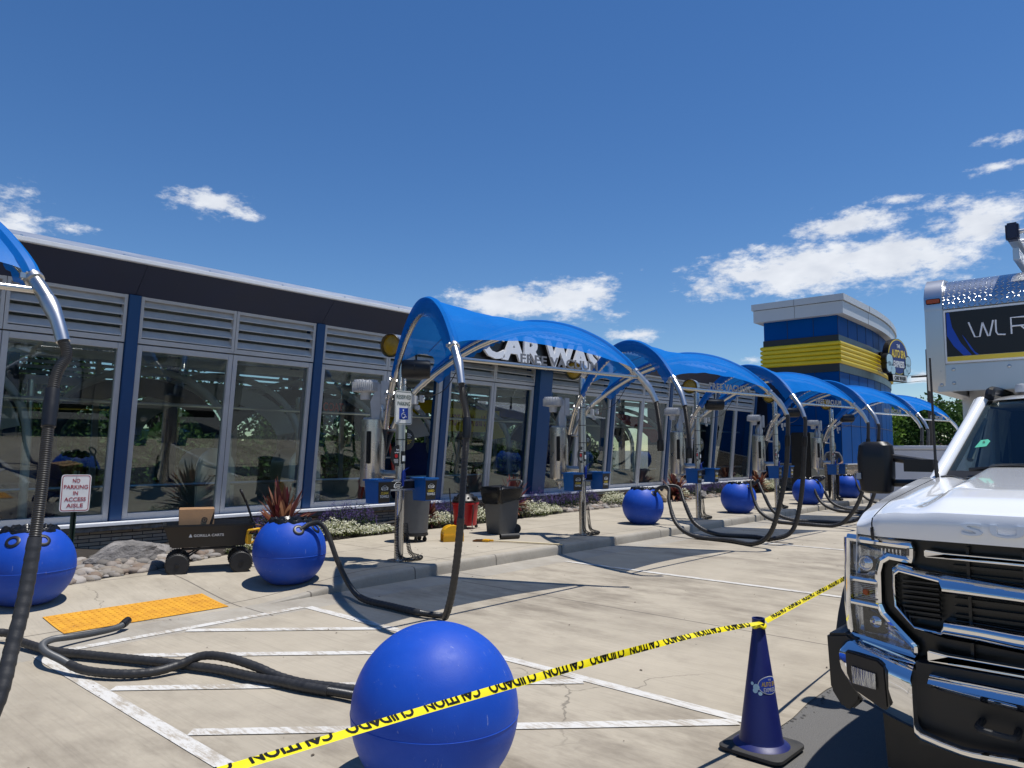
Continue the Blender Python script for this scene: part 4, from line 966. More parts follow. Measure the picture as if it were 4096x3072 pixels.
def flower_clump(loc, label, rx, ry, h, seed, white=True):
    t = thing('white_flower_clump' if white else 'lavender_clump', label, 'flowers', loc, 0, 'low white flowers in the bed' if white else 'purple flowering shrubs in the bed'); r = random.Random(seed)
    n = int(900*rx*ry/.12) if white else int(1100*rx*ry/.12); n = max(260, min(n, 3000)); b = MB(); c = MB()
    for i in range(n):
        a = r.uniform(0, 2*math.pi); q = math.sqrt(r.random()); bump_ = .75+.25*math.sin(a*3+seed)*math.cos(q*5+seed)
        p = Vector((rx*q*math.cos(a), ry*q*math.sin(a), h*bump_*math.sqrt(max(0, 1-q*q*.9))*r.uniform(.35, 1)))
        d = (rdir(r)+Z_*.6); leaf_quad(b, p, d, Z_, r.uniform(.03, .06), r.uniform(.012, .022))
        if white and r.random() < .55:
            for k in range(4): leaf_quad(c, p+Vector((r.uniform(-.02, .02), r.uniform(-.02, .02), h*.12+r.uniform(0, .025))), rdir(r)+Z_*.3, Z_+rdir(r)*.3, .026, .026)
        if not white and r.random() < .34:
            for k in range(5): leaf_quad(c, p+Vector((r.uniform(-.008, .008), r.uniform(-.008, .008), h*.10+.022*k)), rdir(r), Z_+rdir(r)*.3, .02, .016)
    b.build('leaves', 'leaf_yg' if white else 'leaf_dark', t, fix=False); c.build('flowers', 'whiteflower' if white else 'lavender', t, fix=False); return t
FL = [(5.55, 9.98, .35, .22, .24, 'white flowers behind the wagon wheels'), (7.2, 10.45, .65, .28, .30, 'large white flower clump right of the second ball bin'), (8.1, 10.42, .5, .2, .16, 'thin white flowers left of the round grey bin'), (9.75, 10.5, .55, .25, .26, 'white flowers between the round grey bin and the red vacuum'),
      (10.9, 10.55, .5, .25, .32, 'white flowers beside the red shop vacuum'), (12.75, 10.65, .55, .3, .38, 'white flowers right of the bin with the black liner'), (13.5, 10.75, .45, .22, .24, 'low white flowers before the lavender row'), (16.6, 10.95, .5, .28, .42, 'white flowers left of the third ball bin'), (20.1, 10.95, .5, .26, .4, 'white flowers behind the third vacuum post'), (26.6, 10.85, 1.0, .3, .46, 'white flower clump right of the fourth ball bin')]
for i, (x, y, rx, ry, h, l) in enumerate(FL): flower_clump((x, y, gz_(x, y)), l, rx, ry, h, 20+i)
LV = [(6.3, 10.6, .55, .3, .46, 'purple flowering shrub between the wagon and the second ball bin'), (7.9, 10.85, .6, .3, .5, 'dark leafy shrub right of the second ball bin'), (10.4, 10.95, .7, .25, .42, 'purple shrub left of the red shop vacuum'), (13.5, 11.05, .7, .26, .44, 'purple flowering shrub left in the long lavender row'), (14.7, 11.05, .75, .26, .48, 'purple flowering shrub at the right of the lavender row'),
      (15.6, 11.1, .4, .22, .42, 'small dark shrub at the end of the lavender row'), (21.2, 11.05, .8, .28, .46, 'dark purple shrub right of the third vacuum post'), (23.0, 11.05, .9, .28, .5, 'dark purple shrub left of the fourth ball bin')]
for i, (x, y, rx, ry, h, l) in enumerate(LV): flower_clump((x, y, gz_(x, y)), l, rx, ry, h, 50+i, False)
def rock(name, loc, dims, label, mat, seed, rz=0.):
    bm = bmesh.new(); bmesh.ops.create_icosphere(bm, subdivisions=5, radius=1); r = random.Random(seed); pl = [(rdir(r), r.uniform(.62, .92)) for _ in range(26)]
    from mathutils import noise as nz
    for v in bm.verts:
        d = v.co.normalized(); k = 1.
        for n_, o in pl:
            q = d.dot(n_)
            if q > .05: k = min(k, o/q)
        k *= 1+.05*nz.noise(d*3+Vector((seed, 0, 0)))+.035*nz.noise(d*9)+.02*nz.noise(d*22); v.co = Vector((d.x*k*dims[0], d.y*k*dims[1], d.z*k*dims[2]))
    me = bpy.data.meshes.new(name); bm.to_mesh(me); bm.free(); me.shade_smooth(); me.set_sharp_from_angle(angle=R(32)); me.materials.append(M[mat]); o = bpy.data.objects.new(name, me); COL.objects.link(o); o.location = loc; o.rotation_euler = (0, R(-5), rz)
    return tag(o, label, 'boulder')
rock('boulder', (3.80, 9.92, .24), (.86, .38, .27), 'long grey fractured boulder behind the no parking sign', 'rock', 3, R(22))
rock('boulder', (18.9, 10.85, .32), (.30, .25, .26), 'rounded tan boulder behind the third ball bin', 'rock_tan', 7); rock('boulder', (21.3, 10.8, .28), (.28, .22, .18), 'grey boulder among the stones right of the third vacuum post', 'rock', 11, .4)
def gravel(areas, label, name):
    b = MB(); r = random.Random(12)
    base = []
    for k in range(3):
        bm = bmesh.new(); bmesh.ops.create_icosphere(bm, subdivisions=2, radius=1); base.append(([v.co.copy() for v in bm.verts], [tuple(v.index for v in f.verts) for f in bm.faces])); bm.free()
    for (x0, x1, n, wd) in areas:
        for i in range(n):
            x = r.uniform(x0, x1); y = bed_y(x)+abs(r.gauss(0, wd))+.02
            if y > 11.2: continue
            s = r.choice((.03, .035, .045, .05, .065, .085)) * r.uniform(.8, 1.15); q = Matrix.Rotation(r.uniform(0, 6.3), 3, 'Z')@Matrix.Rotation(r.uniform(-.4, .4), 3, 'X')@Matrix.Diagonal((s*r.uniform(1, 1.5), s*r.uniform(.75, 1.1), s*r.uniform(.5, .8)))
            v, f = base[i % 3]; c = Vector((x, y, soil_z(x, y)+s*.25+.01)); b.add([c+q@p for p in v], f)
    o = b.build(name, 'pebble', smooth=True, fix=False); o['kind'] = 'stuff'; o['label'] = label
gravel([(2.4, 5.0, 620, .42), (14.2, 17.6, 460, .3), (17.8, 23, 640, .3)], 'rounded tan and grey river stones at the edge of the planting bed', 'river_stones')

def tree(name, loc, label, h, cw, seed, mat='leaf_tree', n=2600, group='trees', base=.25, lf=.28):
    t = thing(name, label, 'tree', loc, 0, group); r = random.Random(seed); b = MB(); top = h*.62
    b.tube(smooth_path([(0, 0, -.2), (r.uniform(-.1, .1), r.uniform(-.1, .1), h*.3), (r.uniform(-.2, .2), r.uniform(-.2, .2), top)], 5), [h*.032*(1-.8*i/10) for i in range(11)], 8)
    cl = []
    for k in range(12):
        a = r.uniform(0, 6.28); q = Vector((math.cos(a)*cw*r.uniform(.2, .75), math.sin(a)*cw*r.uniform(.2, .75), h*r.uniform(base+.1, .85))); cl.append((q, cw*r.uniform(.28, .5)))
        b.tube(smooth_path([(0, 0, h*r.uniform(.15, .45)), q*.55+Z_*h*.1, q], 3), [h*.014*(1-.12*i) for i in range(7)], 5)
    cl.append((Vector((0, 0, h*.86)), cw*.42)); b.build('trunk', 'bark', t, smooth=True, fix=False); c = MB()
    for i in range(n):
        q, s = cl[i % len(cl)]; d = rdir(r); p = q+Vector((d.x*s, d.y*s, d.z*s*.75))*(r.random()**.4); l = lf*r.uniform(.6, 1.2); leaf_quad(c, p, rdir(r)+d*.4-Z_*.2, rdir(r), l, l*.55)
    c.build('crown', mat, t, fix=False); return t
pr = random.Random(77)
for k, (x, y, h, cw) in enumerate([(-3, 22, 5.5, 2.6), (1.5, 23.5, 6, 2.8), (5.5, 21.5, 5, 2.3), (9.5, 23, 6, 2.7), (14, 22, 5.5, 2.6), (19, 23, 6.2, 2.8), (24, 22.5, 5.6, 2.5)]):
    tree('tree', (x, y, 0), ['leafy tree seen through the leftmost windows', 'leafy tree seen through the window behind the no parking sign', 'leafy tree seen through the window above the wagon', 'leafy tree seen through the windows left of the first vacuum post', 'leafy tree behind the building near the CAR WASH sign', 'leafy tree behind the far half of the building', 'leafy tree behind the end of the building'][k], h, cw, 100+k, 'leaf_hedge', 4200, 'trees behind the glass building', -.05, .22)
tree('tree', (42.0, 11.2, 0), 'bright green young tree just right of the blue tower', 4.4, 1.9, 200, 'leaf_bright', 1700, None or 'trees beyond the lot', .05, .3)
FT = [(x, y, h*.62, w*.8) for x, y, h, w in [(86, 26, 9.5, 7), (92, 17, 11, 8), (98, 33, 12, 9), (100, 8, 9, 7), (104, 21, 12.5, 9), (108, 12, 11, 8), (112, 28, 13, 9), (95, 24, 10, 7), (118, 4, 10, 8), (120, -6, 11, 9), (110, 40, 12, 9)]]
FTL = ['far tree just right of the tower', 'far tree behind the farthest canopy', 'tall far tree close behind the tower edge', 'far tree left of the truck cab', 'tallest far tree in the gap beside the tower', 'far tree behind the utility pole', 'far tree between tower and pole', 'dense far tree low beside the tower', 'far tree hidden mostly by the truck box', 'far tree behind the truck', 'far tree behind the tower']
for k, (x, y, h, cw) in enumerate(FT): tree('tree', (x, y, 0), FTL[k], h, cw, 300+k, 'leaf_tree', 3200, 'trees beyond the lot', .02, .6)
# hedge behind the building, seen through both rows of windows
b = MB(); r = random.Random(16)
for i in range(34000):
    x = r.uniform(-9, 29); hh = 2.6+.5*math.sin(x*1.3)+.4*math.sin(x*3.1); p = Vector((x, 19.2+r.random()**2*1.2, hh*r.random())); leaf_quad(b, p, rdir(r)-Y_*.4, rdir(r), .18, .10)
b.sheet([[(-9+.5*i, 20.5+.25*math.sin(i*1.1+k)+.15*math.sin(i*2.9), (2.35+.35*math.sin(i*.9)+.2*math.sin(i*2.3))*k/6) for i in range(77)] for k in range(7)])
o = b.build('hedge', 'leaf_hedge', fix=False); o['kind'] = 'stuff'; o['label'] = 'leafy hedge behind the building seen through the glass'
# a wooded rise across the road behind the camera, seen only mirrored in glass and chrome
b = MB(); r = random.Random(6)
for i in range(5200):
    a = R(r.uniform(150, 330)); d = r.uniform(62, 80); hh = 5+3*math.sin(a*5)+2*math.sin(a*11); p = Vector((math.cos(a)*d, math.sin(a)*d, hh*r.random()**.7)); leaf_quad(b, p, rdir(r), rdir(r), 1.9, 1.3)
o = b.build('distant_wood', 'leaf_tree', fix=False); o['kind'] = 'stuff'; o['label'] = 'wooded rise across the road'
fb = thing('far_building', 'low grey building with a green roof edge under the far trees', 'building', (78, 21, 0)); b = MB(); b.bb((74, 14, 0), (82, 34, 1.7)); b.build('wall', 'far_wall', fb, world=True); b = MB(); b.bb((73.6, 13.6, 1.7), (82.4, 34.4, 2.1)); b.build('roof', 'green_roof', fb, world=True)
up = thing('utility_pole', 'dark utility pole with a crossarm beyond the truck mirror', 'utility pole', (70, 14.2, 0)); b = MB(); b.tube([(70, 14.2, -.2), (70, 14.2, 10.4)], [.17, .12], 10); b.build('pole', 'bark', up, world=True, smooth=True); b = MB(); b.box((70, 14.6, 8.1), (.12, 1.8, .14)); b.build('crossarm', 'bark', up, world=True)
b = MB()
for z, dy in ((8.25, .9), (7.7, .5), (5.9, 0)):
    q = [Vector((70-20*t*0-0, 14.2+dy, z)).lerp(Vector((62, 46, z+.8)), t)-Z_*.9*4*t*(1-t) for t in [i/16 for i in range(17)]]; b.tube(q, .018, 4)
    q = [Vector((70, 14.2+dy, z)).lerp(Vector((80, -35, z+.8)), t)-Z_*.9*4*t*(1-t) for t in [i/16 for i in range(17)]]; b.tube(q, .018, 4)
tag(b.build('overhead_wires', 'rubber'), 'thin overhead wires slung from the utility pole', 'wires')

# ------------------------------------------------------------------ objects on the pavement
# no-parking sign
x, y = 2.96, 9.27; t = thing('no_parking_sign', 'white and red NO PARKING IN ACCESS AISLE sign on a green post', 'sign', (x, y, .13)); b = MB()
b.prism([(-.03, -.012), (-.018, -.012), (-.01, .018), (.01, .018), (.018, -.012), (.03, -.012), (.03, -.008), (.021, -.008), (.013, .022), (-.013, .022), (-.021, -.008), (-.03, -.008)], (0, .012, -.1), X_, Y_, (0, 0, 1.35)); b.build('post', 'green_post', t)
def rrect(w, h, r, n=6): return [(sx*(w/2-r)+r*math.cos(R(a0+90*i/n)), sy*(h/2-r)+r*math.sin(R(a0+90*i/n))) for sx, sy, a0 in ((1, 1, 0), (-1, 1, 90), (-1, -1, 180), (1, -1, 270)) for i in range(n+1)]
def sign_board(t, zc, w, h, border, mat_b, yo=-.012):
    b = MB(); b.prism(rrect(w, h, .035), (0, yo, zc), X_, Z_, (0, .003, 0)); p = b.build('board', 'sign_white', t)
    o_, i_ = rrect(w-.02, h-.02, .03), rrect(w-.02-2*border, h-.02-2*border, .022); n = len(o_); b = MB(); b.add([(q[0], yo-.0012, zc+q[1]) for q in o_]+[(q[0], yo-.0012, zc+q[1]) for q in i_], [(i, (i+1) % n, (i+1) % n+n, i+n) for i in range(n)]); b.build('border', mat_b, p, fix=False); return p
p = sign_board(t, 1.0, .305, .42, .008, 'sign_red')
for k, (s, w) in enumerate((('NO', .075), ('PARKING', .245), ('IN', .05), ('ACCESS', .22), ('AISLE', .17))): b = MB(); b.text(s, (0, -.0135, 1.14-.070*k), X_, Z_, w, .045, .001, .014); b.build('lettering', 'sign_red', p); t.rotation_euler = (0, R(1.2), R(-3))
b = MB(); 
for z in (.82, 1.18): b.lathe([(.006, 0), (.004, .004)], (0, -.014, z), 8, (0, -1, 0))
b.build('bolt', 'galv', p)
# reserved parking sign on the first post
x, y, z = POSTS[0]; t = thing('reserved_parking_sign', 'white RESERVED PARKING sign with blue wheelchair symbol on the nearest vacuum post', 'sign', (x-.03, y-.085, z))
p = sign_board(t, 2.06, .305, .455, .007, 'sign_green', 0.); b = MB(); b.text('RESERVED', (0, -.0015, 2.205), X_, Z_, .25, .055, .001, .004); b.text('PARKING', (0, -.0015, 2.115), X_, Z_, .22, .055, .001, .004); b.build('lettering', 'sign_green', p)
b = MB(); b.bb((-.078, -.0015, 1.90), (.078, -.0008, 2.055)); sp_ = b.build('symbol_panel', 'sign_blue', p); b = MB(); yy = -.0022
b.prism(oval(.011, .011, 14), (-.008, yy, 2.025), X_, Z_, (0, -.0008, 0))
for q in ([(-.008, 2.01), (-.006, 1.965), (.022, 1.965), (.036, 1.932), (.05, 1.936)], [(-.006, 1.99), (.018, 1.99)], [(-.022, 1.985), (-.036, 1.965), (-.034, 1.935), (-.012, 1.917), (.012, 1.925), (.022, 1.942)]): b.tube([(u, yy, v) for u, v in q], .0042, 6)
b.build('wheelchair_symbol', 'sign_white', sp_)
b = MB(); b.tube([(-.09, .025, 2.1), (-.03, .004, 2.1), (.03, .004, 2.1)], .006, 6); b.tube([(-.09, .025, 2.0), (-.03, .004, 2.0), (.03, .004, 2.0)], .006, 6); b.build('mounting_strap', 'galv', t)

# garden wagon with a cardboard box
wg = thing('garden_wagon', 'black tipping garden wagon with rubber wheels standing by the bed', 'wagon', (4.42, 8.92, .115), R(-25)); b = MB()
lo = [(-.44, -.20), (.40, -.20), (.40, .20), (-.44, .20)]; hi = [(-.52, -.25), (.50, -.25), (.50, .25), (-.52, .25)]
v = [(x, y, .33) for x, y in lo]+[(x, y, .585) for x, y in hi]+[(x*1.05, y*1.10, .585) for x, y in hi]+[(x*1.05, y*1.10, .61) for x, y in hi]+[(x*.98, y*.98, .61) for x, y in hi]+[(x*.98, y*.97, .345) for x, y in lo]
f = [(3, 2, 1, 0), (20, 21, 22, 23)]+[(a*4+k, a*4+(k+1) % 4, (a+1)*4+(k+1) % 4, (a+1)*4+k) for a in range(5) for k in range(4)]; b.add(v, f); tb = b.build('tub', 'blackplastic', wg, bevel=.012)
b = MB(); b.text('GORILLA CARTS', (-.02, -.2365, .475), X_, Vector((0, -.2, 1)).normalized(), .34, .032, .001, .02); b.prism([(-.02, -.018), (.02, -.018), (.004, .02), (-.004, .02)], (-.225, -.237, .475), X_, Z_, (0, -.001, 0)); b.build('lettering', 'sign_white', tb)
b = MB()
for s in (-1, 1): b.tube([(-.36, s*.14, .16), (-.30, s*.16, .31), (.28, s*.16, .31), (.36, s*.12, .20)], .016, 8)
b.tube([(-.36, -.26, .135), (-.36, .26, .135)], .012, 8); b.tube([(.36, -.26, .135), (.36, .26, .135)], .012, 8)
for s in (-1, 1): b.tube([(-.36, s*.14, .135), (-.1, s*.1, .31)], .012, 6)
b.build('chassis', 'rubber', wg, smooth=True)
for x in (-.36, .36):
    for s in (-1, 1):
        ax = Vector((0, s, 0)); c = Vector((x, s*.235, .135)); b = MB(); b.lathe([(.075, -.045), (.118, -.045), (.133, -.03), (.135, 0), (.133, .03), (.118, .045), (.075, .045)], c, 30, ax); 
        for k in range(30):
            a = 2*math.pi*k/30; q = Vector((math.cos(a), 0, math.sin(a))); b.box(c+q*.133, (.012, .07, .012), 0, Matrix.Rotation(-a, 3, 'Y'))
        wl = b.build('wheel', 'rubber', wg, smooth=True); b = MB(); b.lathe([(.075, .03), (.07, .02), (.03, .02), (.028, .05), (.012, .052)], c, 20, ax); b.build('hub', 'blackplastic', wl, smooth=True)
b = MB(); b.tube(smooth_path([(.40, 0, .22), (.56, 0, .24), (.60, -.02, .34), (.50, -.02, .60), (.40, -.02, .88)], 5), .014, 8); b.tube(smooth_path([(.40, -.02, .86), (.36, -.09, .95), (.34, -.07, 1.0), (.335, .03, 1.0), (.36, .05, .95), (.40, -.02, .86)], 4), .013, 8); b.build('handle', 'blackplastic', wg, smooth=True)
b = MB(); b.tube(smooth_path([(.43, -.27, .52), (.50, -.29, .53), (.56, -.24, .52), (.54, -.22, .40), (.42, -.24, .36), (.43, -.27, .52)], 4), .016, 6); b.bb((.42, -.285, .36), (.47, -.245, .47)); b.build('release_catch', 'yellow_plastic', wg, smooth=True)
cb_ = thing('cardboard_box', 'brown cardboard carton sitting in the garden wagon', 'box', (4.27, 8.99, .462), R(-25)); b = MB(); b.bb((-.20, -.155, 0), (.20, .155, .44)); bx = b.build('carton', 'cardboard', cb_, bevel=.004)
b = MB(); b.bb((-.202, -.03, .441), (.202, .03, .4425)); b.bb((-.203, -.03, .34), (-.201, .03, .44)); b.build('parcel_tape', 'cardtape', bx)
b = MB(); b.text('TO', (.09, -.1565, .20), Z_*-1, X_, .10, .055, .001, .02); n = 20; b.tube([(.09+.03*math.cos(2*math.pi*i/n), -.157, .31+.03*math.sin(2*math.pi*i/n)) for i in range(n+1)], .004, 5); b.bb((.07, -.158, .315), (.11, -.1565, .322)); b.bb((.087, -.158, .29), (.093, -.1565, .315)); b.prism([(.10, 0), (.135, 0), (.197, .32), (.197, .22)], (0, -.1562, .10), X_, Z_, (0, -.0012, 0)); b.build('print', 'darkgrey_ink', bx)

# round grey bin on a dolly behind the first post
t = thing('round_grey_bin', 'tall round grey waste bin on a wheeled dolly behind the nearest vacuum post', 'waste bin', (7.98, 9.15, .15)); b = MB()
b.lathe([(.20, .14), (.215, .15), (.235, .5), (.25, .80), (.27, .81), (.27, .84), (.245, .84), (.24, .79), (.20, .18), (.01, .17)], (0, 0, 0), 40); b.build('barrel', 'grey_plastic', t, smooth=True); b = MB(); b.lathe([(.21, .095), (.225, .10), (.225, .135), (.20, .138)], (0, 0, 0), 32); dl = b.build('dolly', 'rubber', t, smooth=True)
for k in range(5):
    a = R(20+72*k); c = Vector((.17*math.cos(a), .17*math.sin(a), .038)); b = MB(); b.lathe([(.036, -.014), (.038, 0), (.036, .014)], c, 16, (math.cos(a+1), math.sin(a+1), 0)); b.box(c+Z_*.04, (.03, .03, .04)); b.build('caster', 'rubber', dl, smooth=True)
# square wheeled bin with liner
t = thing('wheeled_bin', 'grey square wheeled bin with a black liner folded over its rim', 'waste bin', (9.80, 8.88, .15), R(-8)); b = MB()
def sq(w, d, z, r=.06): return [Vector((x, y, z)) for x, y in rrect(w, d, r, 4)]
def loft(b, loops, caps=True):
    n = len(loops[0]); b.add([p for l in loops for p in l], [(a*n+k, a*n+(k+1) % n, (a+1)*n+(k+1) % n, (a+1)*n+k) for a in range(len(loops)-1) for k in range(n)]+([tuple(range(n-1, -1, -1)), tuple((len(loops)-1)*n+k for k in range(n))] if caps else []))
loft(b, [sq(.38, .40, .01), sq(.40, .42, .03), sq(.50, .52, .78), sq(.54, .56, .79), sq(.54, .56, .82), sq(.48, .50, .82), sq(.38, .40, .06)]); b.build('barrel', 'grey_plastic', t, smooth=True)
b = MB(); r = random.Random(9); L1 = []
for z, w in ((.56, .52), (.60, .535), (.70, .555), (.80, .58), (.835, .56), (.82, .46), (.70, .40)):
    l = sq(w, w+.02, z, .08); L1.append([p+Vector((r.uniform(-.012, .012), r.uniform(-.012, .012), r.uniform(-.03, .02)*(1 if z < .6 else .4)+(.10*(p.x+.2) if z < .65 else 0))) for p in l])
def sub(loops):
    out = []
    for l in loops:
        q = []
        for i, p in enumerate(l): q += [p, (p+l[(i+1) % len(l)])*.5+Vector((r.uniform(-.01, .01), r.uniform(-.01, .01), r.uniform(-.012, .012)))]
        out.append(q)
    return out
loft(b, sub(L1), False); b.build('bin_liner', 'bag', t, smooth=True)
b = MB(); b.tube(smooth_path([(.26, -.16, .80), (.33, -.16, .93), (.335, .16, .93), (.26, .16, .80)], 5), .016, 8); b.build('handle', 'grey_plastic', t, smooth=True)
for s in (-1, 1): b = MB(); b.lathe([(.02, -.025), (.078, -.025), (.085, 0), (.078, .025), (.02, .025)], (.20, s*.19, .085), 22, (0, 1, 0)); b.build('wheel', 'rubber', t, smooth=True)
# red shop vacuum
t = thing('shop_vacuum', 'red drum shop vacuum with a black motor lid', 'shop vacuum', (9.95, 9.95, .16)); b = MB()
b.lathe([(.20, .05), (.215, .06), (.245, .44), (.262, .45), (.262, .48), (.24, .48)], (0, 0, 0), 36); b.build('drum', 'red_plastic', t, smooth=True); b = MB()
b.lathe([(.25, .48), (.255, .52), (.22, .55), (.17, .60), (.14, .64), (.05, .645)], (0, 0, 0), 30); b.box((0, 0, .66), (.20, .04, .03)); b.box((-.08, 0, .65), (.03, .05, .06)); b.box((.08, 0, .65), (.03, .05, .06)); b.cyl((0, -.18, .56), (.02, -.29, .55), .035, n=14)
for k in range(12): a = 2*math.pi*k/12; b.box((.21*math.cos(a), .21*math.sin(a), .57), (.03, .03, .04), a)
b.build('motor_lid', 'blackplastic', t, smooth=True); b = MB(); b.tube(smooth_path([(.1, -.2, .56), (.2, -.26, .45), (.28, -.22, .30), (.33, -.1, .22)], 5), .008, 6); b.tube(smooth_path([(-.05, -.22, .54), (-.06, -.27, .35), (-.10, -.28, .1), (-.2, -.4, .02)], 5), .01, 6); b.build('cord', 'rubber', t, smooth=True)
for k in range(4): a = R(45+90*k); b = MB(); b.lathe([(.03, -.015), (.03, .015)], (.21*math.cos(a), .21*math.sin(a), .03), 14, (0, 1, 0)); b.box((.2*math.cos(a), .2*math.sin(a), .06), (.05, .05, .04)); b.build('caster', 'rubber', t, smooth=True)
# lobby dustpan, broom, loose tube
t = thing('lobby_dustpan', 'yellow upright dustpan with a black handle beside the hanging hose', 'dustpan', (8.42, 8.72, .15), R(-30)); b = MB()
pts = [(-.17, 0), (.17, 0)]+[(.17*math.cos(R(a)), .12+.14*math.sin(R(a))) for a in range(0, 181, 15)]; b.prism(pts, (0, -.11, 0), X_, Z_, (0, .010, 0)); b.prism(pts, (0, .10, 0), X_, Z_, (0, .012, 0)); 
for a in range(30, 180, 15): p0, p1 = [Vector((.17*math.cos(R(q)), -.10, .12+.14*math.sin(R(q)))) for q in (a, a+15)]; b.add([p0, p1, p1+Y_*.2, p0+Y_*.2], [(0, 1, 2, 3)])
b.bb((-.17, -.11, 0), (.17, .11, .008)); b.bb((-.165, -.118, .09), (.165, -.11, .115)); b.build('pan', 'yellow_plastic', t); b = MB(); b.tube([(0, 0, .22), (-.02, 0, .45), (-.05, .02, .86)], .011, 8); b.build('handle', 'rubber', t, smooth=True)
t = thing('broom', 'broom with yellow head and pale handle lying on the pavement edge', 'broom', (8.72, 8.28, .152), R(-67)); b = MB(); r = random.Random(2)
for i in range(160): y0 = r.uniform(-.055, .055); z0 = r.uniform(.005, .035); b.tube([(0, y0*.8, z0), (-.16+r.uniform(-.02, .02), y0*1.5, max(.004, z0*.7))], .0022, 3, False)
b.build('bristles', 'brown', t); b = MB(); b.bb((-.02, -.055, .005), (.09, .055, .04)); b.bb((.09, -.025, .008), (.17, .025, .038)); b.build('head', 'yellow_plastic', t, bevel=.008); b = MB(); b.cyl((.15, 0, .022), (1.32, 0, .014), .0125, n=12); b.build('handle', 'wood', t, smooth=True)
b = MB(); d = Vector((.9, -.42, 0)).normalized(); c = Vector((9.28, 8.22, .198)); b.lathe([(.045, -.17), (.045, .17), (.039, .17), (.039, -.17), (.045, -.17)], c, 24, d, caps=False); tag(b.build('loose_tube', 'rubber', smooth=True), 'short black tube lying on the pavement by the wheeled bin', 'tube')
b = MB(); b.tube(smooth_path([(7.35, 10.72, .24), (7.2, 10.55, .26), (7.02, 10.5, .22), (6.9, 10.6, .16)], 6), .045, 12); tag(b.build('drain_pipe', 'rubber', smooth=True), 'short black bent drain pipe in the bed left of the round grey bin', 'pipe')
b = MB(); b.tube(smooth_path([(8.0, 10.7, .26), (9.0, 10.75, .28), (9.6, 10.8, .26), (10.3, 10.9, .24)], 6), .03, 10); tag(b.build('garden_hose', 'rubber', smooth=True), 'black pipe lying in the flowers before the red shop vacuum', 'hose')

# traffic cone
cx, cy = 4.05, 1.72; t = thing('traffic_cone', 'tall navy blue traffic cone on a black rubber base with an oval badge', 'traffic cone', (cx, cy, .006), R(-2)); b = MB()
hb = .165; l = [sq(.36, .36, z, .05) if s == 1 else sq(.36*s, .36*s, z, .05) for z, s in ((.004, .94), (.012, 1), (.028, 1), (.034, .96))]; loft(b, l)
for sx in (-1, 1):
    for sy in (-1, 1): b.box((sx*.12, sy*.12, .003), (.05, .05, .006))
b.build('base', 'conebase', t, smooth=True); b = MB(); b.lathe([(.155, .03), (.145, .04), (.120, .055), (.113, .075), (.034, .655), (.031, .66), (.030, .675), (.035, .685), (.035, .71), (.027, .71), (.025, .67), (.02, .3)], (0, 0, 0), 56); cn = b.build('cone', 'conenavy', t, smooth=True)
def cone_r(z): return .113+(z-.075)/(.655-.075)*(.034-.113)
def wrap(mb, ang0):
    """wrap flat badge (x = arc length, y = height) round the cone"""
    out = []
    for p in mb.v:
        z = p.z; rr = cone_r(z)+.0012+p.y; a = ang0+p.x/cone_r(.36); out.append(Vector((math.cos(a)*rr, math.sin(a)*rr, z)))
    mb.v = out; return mb
A0 = R(-112); zc = .365
def grid_oval(a, c, x=0, y=0, o=0., n=36):
    b = MB(); rows = [[Vector((x+a*k/5*math.cos(2*math.pi*i/n), o, zc+y+c*k/5*math.sin(2*math.pi*i/n))) for i in range(n+1)] for k in (0.01, 1, 2, 3, 4, 5)]; b.sheet(rows); return b
for nm, mt, b in (('badge_rim', 'sign_white', grid_oval(.068, .047)), ('badge_face', 'sign_blue', grid_oval(.064, .043, 0, 0, .0006))): wrap(b, A0).build(nm, mt, cn, fix=False)
b = MB()
for x, y, r_ in ((-.075, -.012, .017), (-.08, -.03, .013), (-.055, -.042, .010), (-.098, .004, .009)): q = grid_oval(r_, r_, x, y, .0009, 14); b.add(q.v, q.f)
wrap(b, A0).build('badge_bubbles', 'bubble', cn, fix=False)
for body, w, h, yy, mt in (('AUTO SPA', .095, .024, .006, 'sign_yellow'), ('EXPRESS', .075, .021, -.023, 'sign_white'), ('THE', .02, .01, .028, 'sign_white')):
    b = MB(); b.text(body, (0, .0012, zc+yy), X_, Z_, w, h, .0006, .02); b.v = [Vector((p.x, .0012, p.z)) for p in b.v]; wrap(b, A0).build('badge_lettering', mt, cn, fix=False)

# caution tape: twisted ribbon strung past the ball to the cone top and on beyond the truck
TP = [(.30, 1.74, .905), (.93, 1.745, .868), (1.65, 1.75, .838), (2.6, 1.75, .792), (3.4, 1.745, .742), (4.02, 1.69, .700)]; TP2 = [(4.08, 1.69, .698), (4.9, 1.74, .700), (5.7, 1.78, .706), (7.6, 1.85, .75)]
t = thing('caution_tape', 'yellow CAUTION tape strung across the foreground, tied round the cone top', 'caution tape', (3, 1.75, .8))
def ribbon(ctrl, phase, w=.029):
    P = resample(smooth_path(ctrl, 30), .008); n = len(P); rows = []; fr = []
    for i, p in enumerate(P):
        d = (P[min(i+1, n-1)]-P[max(i-1, 0)]).normalized(); s = d.cross(Z_).normalized(); up_ = s.cross(d); a = phase(i*.008); v = up_*math.cos(a)+s*math.sin(a); fr.append((p, d, v)); ww = w
        rows.append([p+v*(ww*k/4)+s.cross(v).cross(v)*0+d.cross(v)*(.0012*(1-(k/2)**2)) for k in (-2, -1, 0, 1, 2)])
    return P, rows, fr, w
